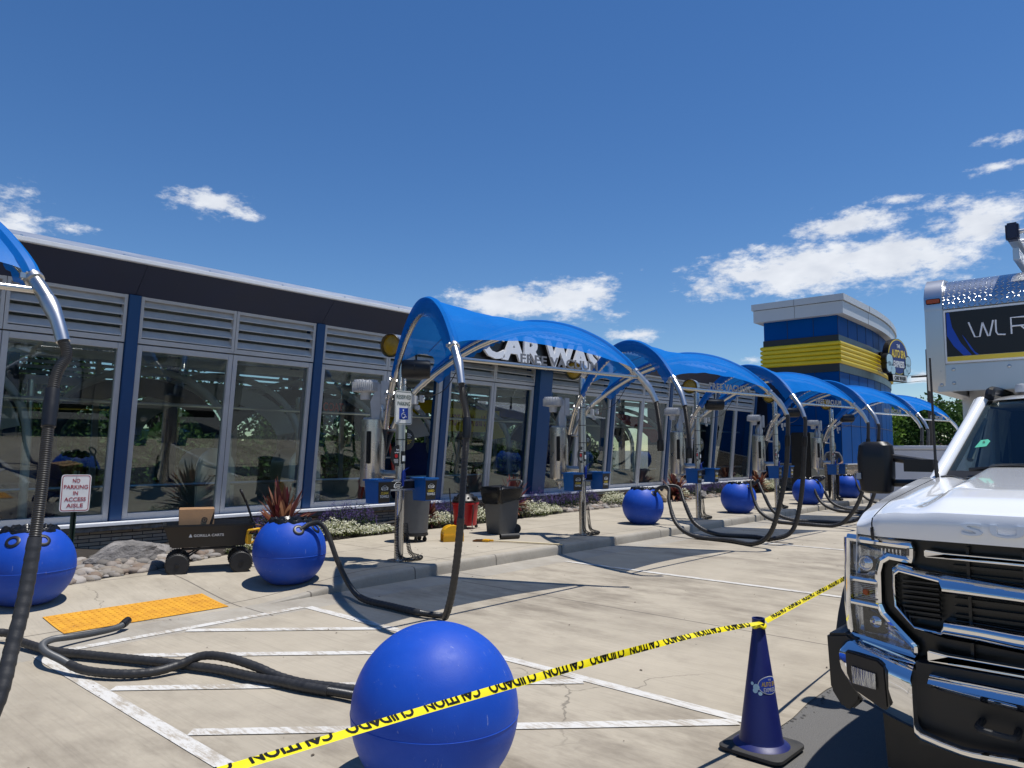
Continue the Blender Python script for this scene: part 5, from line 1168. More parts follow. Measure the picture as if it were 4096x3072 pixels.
def tape_text(fr, s0, body, W_, H_, flip=1):
    b = MB(); b.text(body, (0, 0, 0), X_, Y_, W_, H_, 0., .03); out = []
    for p in b.v:
        f = (s0+p.x*flip)/.008; i = max(0, min(len(fr)-2, int(f))); q, d, v = fr[i]; q2, d2, v2 = fr[i+1]; k = f-i; c = q.lerp(q2, k); vv = v.lerp(v2, k).normalized(); yy = max(-.0143, min(.0143, p.y*flip+.0085+.004*math.sin(s0*1.3+1.0))); out.append(c+vv*yy+d.cross(vv)*.0026)
    b.v = out; return b
ph1 = lambda s: -.75-.40*math.sin(s*1.7+.4)-(.35*smst((s-2.4)/.8))+.25*math.sin(s*6)*smst((s-2.2)/.5); ph2 = lambda s: -.55-.3*math.sin(s*1.8+1)
for ctrl, ph in ((TP, ph1), (TP2, ph2)):
    P, rows, fr, w = ribbon(ctrl, ph); b = MB(); b.sheet(rows); o = b.build('ribbon', 'tape', t, world=True, smooth=True, fix=False); s = .1; k = 0
    while s < len(P)*.008-.3:
        word = ('CAUTION', 'CUIDADO')[k % 2]; b = tape_text(fr, s+.13, word, .25, .040, -1); b.f = b.f; b.v = [p for p in b.v]; q = b.build('lettering', 'black_ink', t, world=True, fix=False); s += .295; k += 1
b = MB(); c = Vector((cx, cy, .006)); b.tube([c+Vector((.036*math.cos(2*math.pi*i/24), .036*math.sin(2*math.pi*i/24), .668+.006*math.sin(i))) for i in range(26)], .009, 6); b.build('knot', 'tape', t, world=True, smooth=True)

# black kiosk and person by the far post
t = thing('black_kiosk', 'tall plain black kiosk cabinet against the blue tower', 'kiosk', (26.3, 9.25, .15)); b = MB(); b.bb((-.55, -.32, 0), (.85, .35, 2.15)); k_ = b.build('cabinet', 'black_panel', t, bevel=.03); b = MB(); b.bb((-.45, -.335, .9), (.75, -.322, 1.9)); b.build('door_panel', 'blackplastic', k_, bevel=.005)

# leaf litter and chips on the slab
b = MB(); r = random.Random(31)
for i in range(220):
    x, y = r.uniform(-1, 16), r.uniform(1.9, 8.6); z = walk_z(x, y)+.004 if y > kerb_y(x) else .0115
    s_ = r.choice((.004, .005, .007, .012)); a = r.uniform(0, 6.28); u = Vector((math.cos(a), math.sin(a), 0))*s_; w = Vector((-u.y, u.x, 0))*r.uniform(.3, .7); p = Vector((x, y, z)); b.add([p-u-w, p+u*.9-w*.6, p+u+w, p-u*.7+w, p+Z_*s_*.5], [(0, 1, 4), (1, 2, 4), (2, 3, 4), (3, 0, 4)])
o = b.build('ground_litter', 'bark', fix=False); o['kind'] = 'stuff'; o['label'] = 'specks of leaf litter and grit on the concrete'
# ------------------------------------------------------------------ person leaning over the bins at the far post
def person(loc, label, rz):
    t = thing('person', label, 'person', loc, rz)
    J = {'pel': (0, 0, .98), 'chest': (.08, 0, 1.26), 'neck': (.17, 0, 1.46), 'head0': (.20, 0, 1.53), 'head1': (.24, 0, 1.64), 'head2': (.235, 0, 1.73)}
    vs, es, rs = [], [], []
    def V_(p, r): vs.append(Vector(p)); rs.append(r); return len(vs)-1
    def chain(i, L_):
        for p, r in L_: j = V_(p, r); es.append((i, j)); i = j
        return i
    pel = V_(J['pel'], (.15, .115)); sp = chain(pel, [((.03, 0, 1.10), (.145, .11)), ((.09, 0, 1.28), (.165, .115)), ((.14, 0, 1.40), (.13, .09))]); ne = chain(sp, [((.175, 0, 1.47), (.062, .062)), ((.205, 0, 1.54), (.058, .06)), ((.235, 0, 1.60), (.075, .085)), ((.24, 0, 1.68), (.08, .095)), ((.235, 0, 1.745), (.05, .06))])
    for s in (-1, 1):
        chain(sp, [((.13, s*.17, 1.41), (.062, .062)), ((.17, s*.24, 1.28), (.05, .05)), ((.24, s*.26, 1.13), (.041, .041)), ((.36, s*.20, 1.10), (.034, .034)), ((.46, s*.14, 1.09), (.026, .028)), ((.54, s*.125, 1.08), (.03, .04))])
        chain(pel, [((.0, s*.10, .88), (.092, .095)), ((.02, s*.115, .52), (.062, .064)), ((-.02, s*.12, .28), (.052, .052)), ((-.03, s*.12, .09), (.038, .04)), ((.06, s*.13, .04), (.04, .032)), ((.14, s*.135, .03), (.03, .022))])
    me = bpy.data.meshes.new('body'); me.from_pydata([tuple(v) for v in vs], es, []); ob = bpy.data.objects.new('body', me); COL.objects.link(ob)
    sk = ob.modifiers.new('skin', 'SKIN'); bpy.context.view_layer.update()
    for i, d in enumerate(me.skin_vertices[0].data): d.radius = rs[i]; d.use_root = (i == 0)
    ob.modifiers.new('sub', 'SUBSURF').levels = 2; ob.modifiers['sub'].render_levels = 2; bpy.context.view_layer.update()
    m2 = bpy.data.meshes.new_from_object(ob.evaluated_get(bpy.context.evaluated_depsgraph_get())); bpy.data.objects.remove(ob)
    for n_ in ('skin', 'shirt', 'trousers', 'rubber'): m2.materials.append(M[n_])
    for p in m2.polygons:
        c = p.center; k = 0
        if c.z < .07: k = 3
        elif c.z < 1.0 and abs(c.y) < .24 and c.x < .2: k = 2
        elif c.z < 1.475 and not (c.x > .21 and c.z < 1.2 and abs(c.y) > .12) and not (c.z < 1.2 and abs(c.y) > .2): k = 1
        p.material_index = k
    m2.shade_smooth(); ob = bpy.data.objects.new('body', m2); COL.objects.link(ob); ob.parent = t
    b = MB(); b.lathe([(.078, 0), (.088, .03), (.085, .07), (.06, .105), (.01, .115)], (.232, 0, 1.665), 24, (-.15, 0, 1)); b.build('hair', 'black_panel', t, smooth=True)
    b = MB(); b.lathe([(.008, 0), (.016, .015), (.012, .03)], (.318, 0, 1.625), 10, (.2, 0, 1)); 
    for s in (-1, 1): b.lathe([(.012, -.006), (.022, 0), (.012, .008)], (.238, s*.086, 1.63), 12, (0, s, 0))
    b.build('face_features', 'skin', t, smooth=True)
    b = MB()
    for s in (-1, 1): b.lathe([(.006, 0), (.009, .003), (.004, .006)], (.313, s*.03, 1.65), 10, (1, 0, 0))
    b.build('eyes', 'black_ink', t, smooth=True)
    for s in (-1, 1): # hands: five bent fingers on each palm
        b = MB(); pc = Vector((.555, s*.125, 1.075)); b.lathe([(.02, -.03), (.038, 0), (.036, .035), (.028, .045)], pc, 12, (1, 0, -.1))
        for k in range(4): y0 = (k-1.5)*.019; l = (.062, .075, .07, .055)[k]; b.tube(smooth_path([pc+Vector((.035, y0, 0)), pc+Vector((.035+l*.6, y0*1.1, -.008)), pc+Vector((.035+l*.85, y0*1.1, -.04))], 3), [.0095, .009, .0085, .008, .0075, .007, .006], 7)
        b.tube(smooth_path([pc+Vector((-.005, -s*.03, 0)), pc+Vector((.03, -s*.055, -.01)), pc+Vector((.055, -s*.05, -.03))], 3), [.012, .011, .010, .0095, .009, .008, .007], 7); b.build('hand', 'skin', t, smooth=True)
    b = MB(); b.box((.155, .095, 1.42), (.004, .05, .012), .3); b.build('shirt_print', 'sign_white', t)
    return t
person((24.35, 7.75, .15), 'person in a dark grey T-shirt leaning over the bins at the farthest post', R(200))

# ------------------------------------------------------------------ white trailer parked far behind
t = thing('enclosed_trailer', 'plain white enclosed trailer parked behind the truck mirror', 'trailer', (22, 4.0, 0)); b = MB(); b.bb((20.2, 2.3, .42), (25.5, 5.55, 1.70)); bd = b.build('body', 'trailer_white', t, world=True, bevel=.03); b = MB(); b.bb((20.15, 2.25, 1.702), (25.55, 5.6, 1.80)); b.build('roof_rail', 'trailer_white', t, world=True, bevel=.02); b = MB(); b.bb((20.3, 2.5, .32), (25.3, 5.35, .42)); b.tube([(20.3, 3.9, .46), (18.9, 3.9, .44)], .05, 8); b.build('chassis', 'rubber', t, world=True)
for x in (21.6, 22.5, 24.8):
    for y in (2.45, 5.4): b = MB(); b.lathe([(.17, -.11), (.34, -.11), (.37, -.07), (.37, .07), (.34, .11), (.17, .11)], (x, y, .37), 24, (0, 1, 0)); w_ = b.build('wheel', 'rubber', t, world=True, smooth=True)

# ------------------------------------------------------------------ service truck, nose towards the camera
TY = .03; tk = thing('service_truck', 'white service truck with chrome grille, black towing mirrors and box body', 'truck', (6.0, TY, .0))
def T(a, x, z): return Vector((x, TY+a, z))
def tb(b, name, mat, parent=None, **k):
    o = (parent if parent is not None else tk); off = Vector((6.0, TY, 0)); b.v = [p-off for p in b.v]; return b.build(name, mat, o, **k)
def aprism(b, poly, x, dx): # outline in (lateral, z), extruded along x
    return b.prism([(y, z) for y, z in poly], (x, TY, 0), Y_, Z_, (dx, 0, 0))
def mir(poly): return [(-y, z) for y, z in poly][::-1]
# hood and wings as one height field cut in three
def hood_x0(a): return 3.62+.02*abs(a)**2+.30*max(0, abs(a)-.92)**1.5*4
def hood_z(u, a):
    """u 0..1 from nose to windscreen"""
    A = abs(a); z = 1.262+.112*min(1, u/.037)-.012*max(0, (u-.037)/.008)*0 if u < .045 else 1.374+.052*((u-.045)/.2 if u < .245 else 1)+.085*max(0, (u-.245)/.755)
    dome = .046*smst((.80-A)/.12)*smst(u/.13); dip = -.026*smst((A-.68)/.12)*smst((.92-A)/.10)*smst((u-.08)/.2); scoop = .022*smst((.44-A)/.10)*smst((u-.35)/.2)*-1*.6
    edge = -.012*smst((A-.84)/.1)*smst(u/.05); crown = .012*(1-(A/.9)**2)
    return z+dome+dip+scoop+edge+crown*smst(u/.1)
ZE = [(3.60, 1.262), (3.65, 1.273), (3.70, 1.315), (3.8, 1.352), (4.0, 1.386), (4.3, 1.422), (4.6, 1.457), (4.9, 1.483), (5.1, 1.496)]
def hood_pt(u, a):
    p = hood_pt0(u, a); A = abs(a)
    if A > .93:
        z = ZE[0][1]
        for (x0, z0), (x1, z1) in zip(ZE, ZE[1:]):
            if p.x >= x0: z = z0+(z1-z0)*min(1, (p.x-x0)/(x1-x0))
        q = hood_pt0(u, .93).z; t = (A-.93)/.115; p.z = q+(min(q, z)-q)*t**1.3
    return p
def hood_pt0(u, a):
    x1 = 5.06-.14*(1-(abs(a)/1.0)**2) if abs(a) < 1 else 5.06
    uu = u; x = hood_x0(a)+(.03*smst(u/.045))*0+(x1-hood_x0(a))*max(0, (u-.03))/.97 - (.012*math.sin(math.pi*min(1, u/.045)) if u < .045 else 0); return T(a, x, hood_z(u, a))
us = [0, .008, .018, .028, .037, .045, .055, .07]+[.07+.93*i/40 for i in range(1, 41)]
def hood_part(name, a0, a1, n):
    b = MB(); b.sheet([[hood_pt(u, a0+(a1-a0)*i/n) for i in range(n+1)] for u in us])
    if name != 'hood': # drop the outer edge down as the wing side
        s = 1 if a1 > 0 else -1; ae = a1 if s > 0 else a0
        b.sheet([[hood_pt(u, ae)+Vector((0, s*.003*k, -.05*k)) for k in range(5)] for u in us])
    b.sheet([[hood_pt(0, a0+(a1-a0)*i/n)+Vector((.05*k, 0, -.006*k)) for i in range(n+1)] for k in range(3)])
    return tb(b, name, 'white_paint', smooth=True, fix=False)
hd_ = hood_part('hood', -.962, .962, 84); hood_part('wing', .969, 1.045, 8); hood_part('wing', -1.045, -.969, 8)
for s in (-1, 1): b = MB(); b.sheet([[hood_pt(u, s*a)-Z_*.02 for a in (.958, .974)] for u in us]); tb(b, 'panel_gap', 'black_ink', fix=False)
# embossed letters on the nose
for wd_, a_ in (('SUPER', .315), ('DUTY', -.37)):
    b = MB(); b.text(wd_, T(a_, 3.612, 1.322), -Y_, Vector((.10, 0, 1)).normalized(), .58 if wd_ == 'SUPER' else .46, .050, .010, .012, 0, 1.15); b.v = [p+X_*(hood_x0(p.y-TY)-3.62-.004) for p in b.v]; tb(b, 'embossed_lettering', 'white_paint', hd_)
# black nose panel behind lamps and grille
b = MB(); aprism(b, [(-1.0, .62), (1.0, .62), (1.04, .80), (1.05, 1.10), (.84, 1.245), (.4, 1.262), (-.4, 1.262), (-.84, 1.245), (-1.05, 1.10), (-1.04, .80)], 3.73, .25); tb(b, 'nose_panel', 'plate')
b = MB()
for i in range(9): z = .90+.035*i; b.bb(tuple(T(-.66, 3.70, z)), tuple(T(.66, 3.73, z+.012)))
for i in range(7): a = -.6+.2*i; b.bb(tuple(T(a-.006, 3.69, .66)), tuple(T(a+.006, 3.73, 1.24)))
tb(b, 'grille_mesh', 'plate')
C_out = [(.899, 1.149), (.688, 1.123), (.424, 1.108), (0, 1.10), (0, 1.032), (.424, 1.040), (.687, 1.039), (.699, 1.088), (.873, 1.109), (.871, .967), (.805, .888), (.694, .886), (.692, .929), (.433, .922), (0, .918), (0, .83), (.437, .838), (.687, .846), (.801, .857), (.897, .947)]
def bar_sheet(stations, prof, x, back=.12):
    """stations: (outer, inner) outline points in (lateral, z); prof: (share outer>inner, set-back)"""
    b = MB(); pr_ = [(0, back)]+prof+[(1, back)]
    for s in (-1, 1):
        b.sheet([[T(s*(o[0]+(i[0]-o[0])*q), x+d+xs, o[1]+(i[1]-o[1])*q) for o, i, xs in stations] for q, d in pr_])
    return b
ROLL_ = [(0, .055), (.08, .045), (.3, .022), (.55, .004), (.68, 0), (.82, .002), (.93, .012), (1, .03)]
CS = [((0, 1.10), (0, 1.032), -.03), ((.25, 1.103), (.25, 1.035), -.025), ((.424, 1.108), (.424, 1.04), -.015), ((.60, 1.117), (.60, 1.04), 0), ((.687, 1.123), (.687, 1.04), 0), ((.70, 1.125), (.70, 1.082), .01), ((.80, 1.137), (.80, 1.098), .02), ((.87, 1.146), (.855, 1.107), .025), ((.899, 1.13), (.872, 1.09), .03), ((.902, 1.05), (.873, 1.05), .03), ((.897, .947), (.871, .967), .03), ((.85, .90), (.838, .93), .025), ((.801, .860), (.805, .890), .02), ((.74, .851), (.74, .887), .01), ((.70, .847), (.70, .887), .005), ((.687, .846), (.687, .928), 0), ((.56, .842), (.56, .926), 0), ((.437, .838), (.433, .922), -.015), ((.25, .833), (.25, .92), -.025), ((0, .83), (0, .918), -.03)]
g = tb(bar_sheet(CS, ROLL_, 3.60), 'grille_surround', 'chrome', smooth=True, fix=True)
for zt, zl in ((1.219, 1.185), (.791, .744)):
    b = MB(); x = 3.64 if zt > 1 else 3.62
    for s in (-1, 1): aprism(b, [(s*.757, zt), (s*.683, zt-.008), (s*.0, zt-.012), (s*.0, zt-.022), (s*.675, zt-.016), (s*.675, zl+.010), (0, zl+.006), (0, zl-.003), (s*.757, zl+.002)], x, .05)
    tb(b, 'slim_grille_bar', 'chrome', bevel=.004)
for s in (-1, 1):
    b = MB()
    for i in range(8): z = .915+.022*i; b.bb(tuple(T(s*.71, 3.66, z)), tuple(T(s*.855, 3.70, z+.008)))
    tb(b, 'side_vent', 'blackplastic')
# headlamps
HL = [(1.099, 1.238), (.818, 1.227), (.821, 1.164), (.91, 1.172), (.947, 1.146), (.961, 1.095), (.962, .952), (.945, .911), (.817, .788), (.818, .753), (1.096, .788), (1.106, .92)]
UC = [(1.073, 1.208), (.829, 1.205), (.83, 1.178), (.92, 1.186), (.968, 1.144), (.973, 1.061), (1.076, 1.065)]; TC = [(1.079, 1.036), (.972, 1.034), (.973, .957), (1.082, .957)]; LC = [(1.081, .93), (.972, .919), (.832, .786), (.838, .770), (1.069, .809)]
for f_ in (lambda q: q, mir):
    s = 1 if f_ is not mir else -1
    def sweep(b): b.v = [Vector((p.x+.10*max(0, (abs(p.y-TY)-.80))**1.3*2.2, p.y, p.z)) for p in b.v]; return b
    b = MB(); aprism(b, f_(HL), 3.715, .03); hl = tb(sweep(b), 'headlight', 'plate'); off = Vector((6.0, TY, 0))
    def closed(poly, x, r, n=8): 
        P = [T(y, x, z) for y, z in poly]; P = P+[P[0]]; q = []
        for u_, v_ in zip(P, P[1:]): q += [u_.lerp(v_, k/6) for k in range(6)]
        return q+[q[0]]
    b = MB(); b.tube(closed(f_(HL), 3.678, 0), .019, 8); hh = f_([(1.09, 1.050), (.965, 1.048)]), f_([(1.09, .943), (.962, .938)])
    for seg in hh: b.tube([T(y, 3.674, z) for y, z in seg], .015, 8)
    b.sheet([[T(y, x, z) for y, z in f_(HL)+[f_(HL)[0]]] for x in (3.678, 3.72)])
    b.v = [p-off for p in sweep(b).v]; b.build('lamp_frame', 'chrome', hl, smooth=True)
    for nm, poly, dp in (('upper_reflector', UC, .030), ('turn_signal', TC, .018), ('lower_reflector', LC, .032)):
        P = f_(poly); cy_, cz_ = sum(q[0] for q in P)/len(P), sum(q[1] for q in P)/len(P); PP = []
        for (y0, z0), (y1, z1) in zip(P, P[1:]+[P[0]]): PP += [(y0+(y1-y0)*k/4, z0+(z1-z0)*k/4) for k in range(4)]
        PP.append(PP[0]); b = MB(); b.sheet([[T(cy_+(y-cy_)*q, 3.678+d*dp+.004*math.sin(y*120)*math.sin(q*3.1), cz_+(z-cz_)*q) for y, z in PP] for q, d in ((1, 0), (.96, .35), (.85, .7), (.6, .95), (.3, 1.05), (.01, 1.08))])
        b.v = [p-off for p in sweep(b).v]; b.build(nm, 'reflector', hl, smooth=True, fix=False)
    b = MB(); b.lathe([(.034, 0), (.034, .012), (.030, .014), (.027, .012), (.020, .018), (.001, .021)], T(s*1.02, 3.695, 1.125), 20, (-1, 0, 0)); b.lathe([(.026, 0), (.026, .012), (.022, .014), (.012, .018), (.001, .02)], T(s*.985, 3.70, .862), 18, (-1, 0, 0))
    for k in range(6): b.bb(tuple(T(s*(.86+.016*k), 3.68, 1.186-.002*k)), tuple(T(s*(.866+.016*k), 3.70, 1.204)))
    b.v = [p-off for p in sweep(b).v]; b.build('projector', 'chrome', hl, smooth=True)
    b = MB()
    for k in range(9): b.bb(tuple(T(s*.975, 3.672, .962+.008*k)), tuple(T(s*1.078, 3.678, .964+.008*k)))
    b.v = [p-off for p in sweep(b).v]; b.build('signal_flutes', 'castgrey', hl)
    b = MB(); b.lathe([(.012, 0), (.02, .01), (.012, .03)], T(s*1.02, 3.69, .995), 10, (-1, 0, 0)); b.v = [p-off for p in sweep(b).v]; b.build('signal_bulb', 'orange_lens', hl, smooth=True)
    b = MB(); aprism(b, f_(HL), 3.662, .004); b.v = [p-off for p in sweep(b).v]; b.build('clear_cover', 'lens', hl)
# bumper
BP = [(1.112, .766), (1.09, .782), (.802, .729), (.798, .68), (.80, .508), (.774, .475), (.625, .45), (.449, .464), (0, .47), (0, .42), (.452, .419), (.585, .414), (.803, .440), (1.043, .500), (1.101, .574)]
FC = [(1.081, .744), (.934, .735), (.905, .712), (.900, .536), (.918, .521), (1.051, .58), (1.077, .643)]
def bsweep(b):
    b.v = [Vector((p.x+.14*max(0, (abs(p.y-TY)-.62))**1.5*2.0+.02*max(0, (.62-p.z)/.1), p.y, p.z)) for p in b.v]; return b
bm_ = None
for f_ in (lambda q: q, mir):
    s = 1 if f_ is not mir else -1
    b = MB(); outer, inner = f_(BP), f_(FC)
    
    BS = [((1.118, .755), (1.112, .60)), ((1.112, .766), (1.10, .572)), ((1.09, .778), (1.085, .545)), ((1.043, .773), (1.043, .500)), ((.97, .760), (.97, .482)), ((.90, .747), (.90, .463)), ((.85, .738), (.85, .452)), ((.806, .728), (.806, .441)), ((.800, .70), (.801, .44)), ((.798, .51), (.798, .439)), ((.79, .49), (.79, .437)), ((.774, .475), (.774, .434)), ((.70, .462), (.70, .425)), ((.625, .452), (.625, .417)), ((.585, .452), (.585, .414)), ((.449, .464), (.452, .419)), ((.2, .47), (.2, .42)), ((0, .47), (0, .42))]
    prof = [(0, .075), (.05, .05), (.13, .012), (.18, .002), (.24, 0), (.45, .0), (.7, .018), (.85, .042), (.95, .07), (1, .10)]
    b.sheet([[T(s*(o[0]+(i[0]-o[0])*q), 3.50+d*min(1, (o[1]-i[1])/.16), o[1]+(i[1]-o[1])*q) for o, i in BS] for q, d in [(0, .16)]+prof+[(1, .16)]])
    b.v = [Vector((p.x+.14*max(0, (abs(p.y-TY)-.62))**1.5*2.0, p.y, p.z)) for p in b.v]; o_ = tb(b, 'bumper', 'chrome', smooth=True)
    b = MB(); aprism(b, inner, 3.478, .05); b.v = [p-Vector((6.0, TY, 0)) for p in bsweep(b).v]; fg = b.build('fog_recess', 'blackplastic', o_, bevel=.006)
    b = MB(); aprism(b, f_([(1.052, .684), (.944, .676), (.944, .609), (1.048, .610)]), 3.474, .004); b.v = [p-Vector((6.0, TY, 0)) for p in bsweep(b).v]; b.build('fog_light', 'reflector', o_, bevel=.001)
    b = MB(); aprism(b, f_([(1.052, .684), (.944, .676), (.944, .609), (1.048, .610)]), 3.468, .003); b.v = [p-Vector((6.0, TY, 0)) for p in bsweep(b).v]; b.build('fog_lens', 'lens', o_)
b = MB(); aprism(b, [(-.80, .40), (.80, .40), (.80, .74), (-.80, .74)], 3.60, .12); tb(b, 'lower_grille', 'blackplastic')
b = MB(); 
IS = [((.745, .690), (.745, .660), .01), ((.739, .708), (.739, .647), .005), ((.60, .707), (.60, .638), 0), ((.436, .706), (.436, .630), -.01), ((.2, .705), (.2, .628), -.02), ((0, .704), (0, .628), -.02)]
tb(bar_sheet(IS, [(0, .05), (.1, .035), (.38, .004), (.45, 0), (.7, .012), (.9, .03), (1, .045)], 3.51), 'bumper_insert', 'chrome', smooth=True)
b = MB(); b.tube(smooth_path([T(.56, 3.62, .55), T(.56, 3.50, .55), T(.50, 3.48, .545), T(.44, 3.50, .54), T(.44, 3.62, .54)], 5), .014, 8); tb(b, 'tow_hook', 'rubber', smooth=True)
for s in (-1, 1):
    e = [(1.193, .785), (1.10, .80), (1.03, .76), (1.05, .50), (1.087, .454), (1.13, .455), (1.182, .532)]; b = MB(); aprism(b, [(s*y, z) for y, z in e], 3.66, .30); tb(b, 'bumper_end', 'blackplastic', bevel=.012)
    b = MB(); rows = []
    for i in range(21):  # wheel arch flare
        a = R(-8+196*i/20); x, z = 4.72-.60*math.cos(a)*1.28, .62+.60*math.sin(a); bl = math.sin(a) if a > 0 else 0; rows.append([T(s*1.03, x+.06*math.cos(a), z+.06), T(s*1.15, x+.02*math.cos(a), z+.03), T(s*(1.225+.03*(1-bl)), x, z-.02), T(s*1.20, x+.03*math.cos(a), z-.05), T(s*1.04, x+.05*math.cos(a), z-.05)])
    b.sheet(rows); tb(b, 'arch_flare', 'blackplastic', smooth=True, fix=False)
    b = MB(); b.bb(tuple(T(s*1.0, 3.84, .75)), tuple(T(s*1.03, 5.2, 1.20))); tb(b, 'wing_side', 'white_paint')
    for xw in (4.72, 8.6):
        ax = Vector((0, s, 0)); c = T(s*.95, xw, .42); b = MB(); b.lathe([(.24, -.12), (.38, -.125), (.415, -.09), (.42, 0), (.415, .09), (.38, .125), (.24, .12)], c, 40, ax); off = Vector((6.0, TY, 0)); wv = tb(b, 'wheel', 'rubber', smooth=True); b = MB(); b.lathe([(.24, .11), (.22, .06), (.10, .04), (.09, .14), (.04, .15)], c, 24, ax); b.v = [p-off for p in b.v]; b.build('rim', 'alu', wv, smooth=True)
b = MB(); aprism(b, [(-1.0, .14), (1.0, .14), (1.02, .50), (-1.02, .50)], 3.86, .05); tb(b, 'valance', 'blackplastic', bevel=.02); b = MB(); aprism(b, [(-.9, .3), (.9, .3), (.9, 1.2), (-.9, 1.2)], 5.4, .05); tb(b, 'firewall', 'rubber')
b = MB(); b.bb(tuple(T(-.42, 4.0, .42)), tuple(T(.42, 11.0, .60))); tb(b, 'chassis', 'rubber')
# cab
def ws_pt(u, v): # u -1..1 across, v 0 bottom .. 1 top
    w = .985-.15*v; a = u*w; bow = .16*(1-u*u); return T(a, 5.08+.66*v-bow*(1-.35*v)+.03*v*(1-v), 1.50+.485*v+.02*(1-u*u)*v)
b = MB(); b.sheet([[ws_pt(-.94+1.88*i/24, .03+.94*j/12) for i in range(25)] for j in range(13)]); b.sheet([[ws_pt(-.94+1.88*i/24, .03+.94*j/12)+Vector((.006, 0, 0)) for i in range(25)] for j in range(13)]); tb(b, 'windshield', 'windshield', smooth=True, fix=False)
b = MB()
for s in (-1, 1): b.sheet([[ws_pt(s*u, v)+Vector((d, 0, .0)) for u, d in ((.905, .012), (.945, .004))] for v in [j/12 for j in range(13)]])
b.sheet([[ws_pt(-.94+1.88*i/24, v)+Vector((-.003 if v < .1 else .0, 0, 0)) for i in range(25)] for v in (.0, .075)]); tb(b, 'windshield_band', 'black_ink', smooth=True, fix=False)
for s in (-1, 1): b = MB(); b.tube([ws_pt(s*.985, v)+Vector((.02, 0, 0)) for v in [j/10 for j in range(-1, 11)]], .042, 12); tb(b, 'windshield_pillar', 'white_paint', smooth=True)
b = MB(); rows = []
for j in range(13):
    v = j/12; rows.append([Vector((ws_pt(u, 1).x-.015+1.2*v, ws_pt(u, 1).y*(1+.02*v), ws_pt(u, 1).z+.075*math.sin(min(1, v*2.2)*math.pi/2)*(1-.4*abs(u)**3)+.0)) for u in [-1+2*i/20 for i in range(21)]])
b.sheet(rows); b.sheet([[p-Z_*.03 for p in r] for r in rows]); rf = tb(b, 'roof', 'white_paint', smooth=True, fix=False)
for s in (-1, 1): b = MB(); b.tube(smooth_path([ws_pt(s*.93, 1)+Vector((.0, 0, .02)), ws_pt(s*.92, 1)+Vector((.10, 0, .075)), ws_pt(s*.92, 1)+Vector((.9, 0, .09))], 5), .03, 8); tb(b, 'roof_ditch_trim', 'blackplastic', smooth=True)
for a in (.62, 0, -.62): b = MB(); b.lathe([(.04, 0), (.04, .02), (.034, .05), (.01, .055)], T(a, 5.95, 2.055), 16); tb(b, 'roof_marker', 'castgrey', smooth=True)
for s in (-1, 1):
    b = MB(); b.add([T(s*1.03, 5.1, .75), T(s*1.03, 6.9, .75), T(s*1.03, 6.9, 1.36), T(s*1.03, 5.1, 1.36), T(s*1.0, 5.1, 1.46), T(s*1.0, 6.9, 1.46)], [(0, 1, 2, 3), (3, 2, 5, 4)]); b.add([T(s*.99, 6.3, 1.46), T(s*.99, 6.9, 1.46), T(s*.86, 6.9, 1.99), T(s*.86, 6.3, 1.99)], [(0, 1, 2, 3)]); b.tube([T(s*.99, 5.2, 1.46), T(s*.86, 5.85, 1.99), T(s*.86, 6.9, 1.99)], .03, 8); dr = tb(b, 'door', 'white_paint', smooth=True, fix=False)
    b = MB(); b.add([T(s*.985, 5.22, 1.47), T(s*.985, 6.3, 1.47), T(s*.86, 6.3, 1.97), T(s*.86, 5.86, 1.97)], [(0, 1, 2, 3)]); off = Vector((6.0, TY, 0)); b.v = [p-off for p in b.v]; b.build('window', 'windshield', dr, fix=False)
b = MB(); b.bb(tuple(T(-.95, 6.85, .8)), tuple(T(.95, 6.9, 2.0))); b.bb(tuple(T(-.9, 5.1, 1.3)), tuple(T(.9, 5.6, 1.46))); 
for a in (-.42, .42): b.bb(tuple(T(a-.25, 6.1, .95)), tuple(T(a+.25, 6.6, 1.15))); b.bb(tuple(T(a-.24, 6.5, 1.15)), tuple(T(a+.24, 6.65, 1.72))); b.bb(tuple(T(a-.13, 6.52, 1.74)), tuple(T(a+.13, 6.62, 1.92)))
tb(b, 'cab_interior', 'rubber', bevel=.03); b = MB()
for s in (-1, 1):
    b.tube([T(s*.90, 6.25, 1.4), T(s*.80, 6.32, 1.95)], .07, 8)
    b.tube(smooth_path([T(s*.86, 5.45, 1.60), T(s*.83, 5.62, 1.78), T(s*.81, 5.72, 1.86)], 4), .02, 8)
b.bb(tuple(T(-.8, 5.75, 1.965)), tuple(T(.8, 6.85, 1.98))); tb(b, 'cab_trim', 'cabgrey', smooth=True)
for s in (-1, 1):
    b = MB(); b.prism([(5.95, 1.40), (6.80, 1.40), (6.80, 1.96), (6.25, 1.96), (6.05, 1.80)], (0, TY+s*.80, 0), X_, Z_, (0, s*.03, 0)); pl_ = tb(b, 'pillar_trim', 'cabgrey', bevel=.01); b = MB(); b.prism([(6.22, 1.58), (6.60, 1.54), (6.60, 1.84), (6.32, 1.84)], (0, TY+s*.796, 0), X_, Z_, (0, s*.003, 0)); b.v = [p-Vector((6.0, TY, 0)) for p in b.v]; b.build('quarter_window', 'navy', pl_)
b = MB(); b.add([ws_pt(.865, .36)+Vector((-.004, 0, 0)), ws_pt(.80, .375)+Vector((-.004, 0, 0)), ws_pt(.79, .44)+Vector((-.004, 0, 0)), ws_pt(.81, .465)+Vector((-.004, 0, 0)), ws_pt(.85, .455)+Vector((-.004, 0, 0))], [(0, 1, 2, 3, 4)]); tb(b, 'inspection_sticker', 'green_sticker', fix=False)
b = MB(); c = ws_pt(.825, .432)+Vector((-.012, 0, 0)); b.text('5', c, -Y_, (ws_pt(.8, .6)-ws_pt(.8, .3)).normalized(), .014, .02, .001); tb(b, 'sticker_number', 'black_ink')
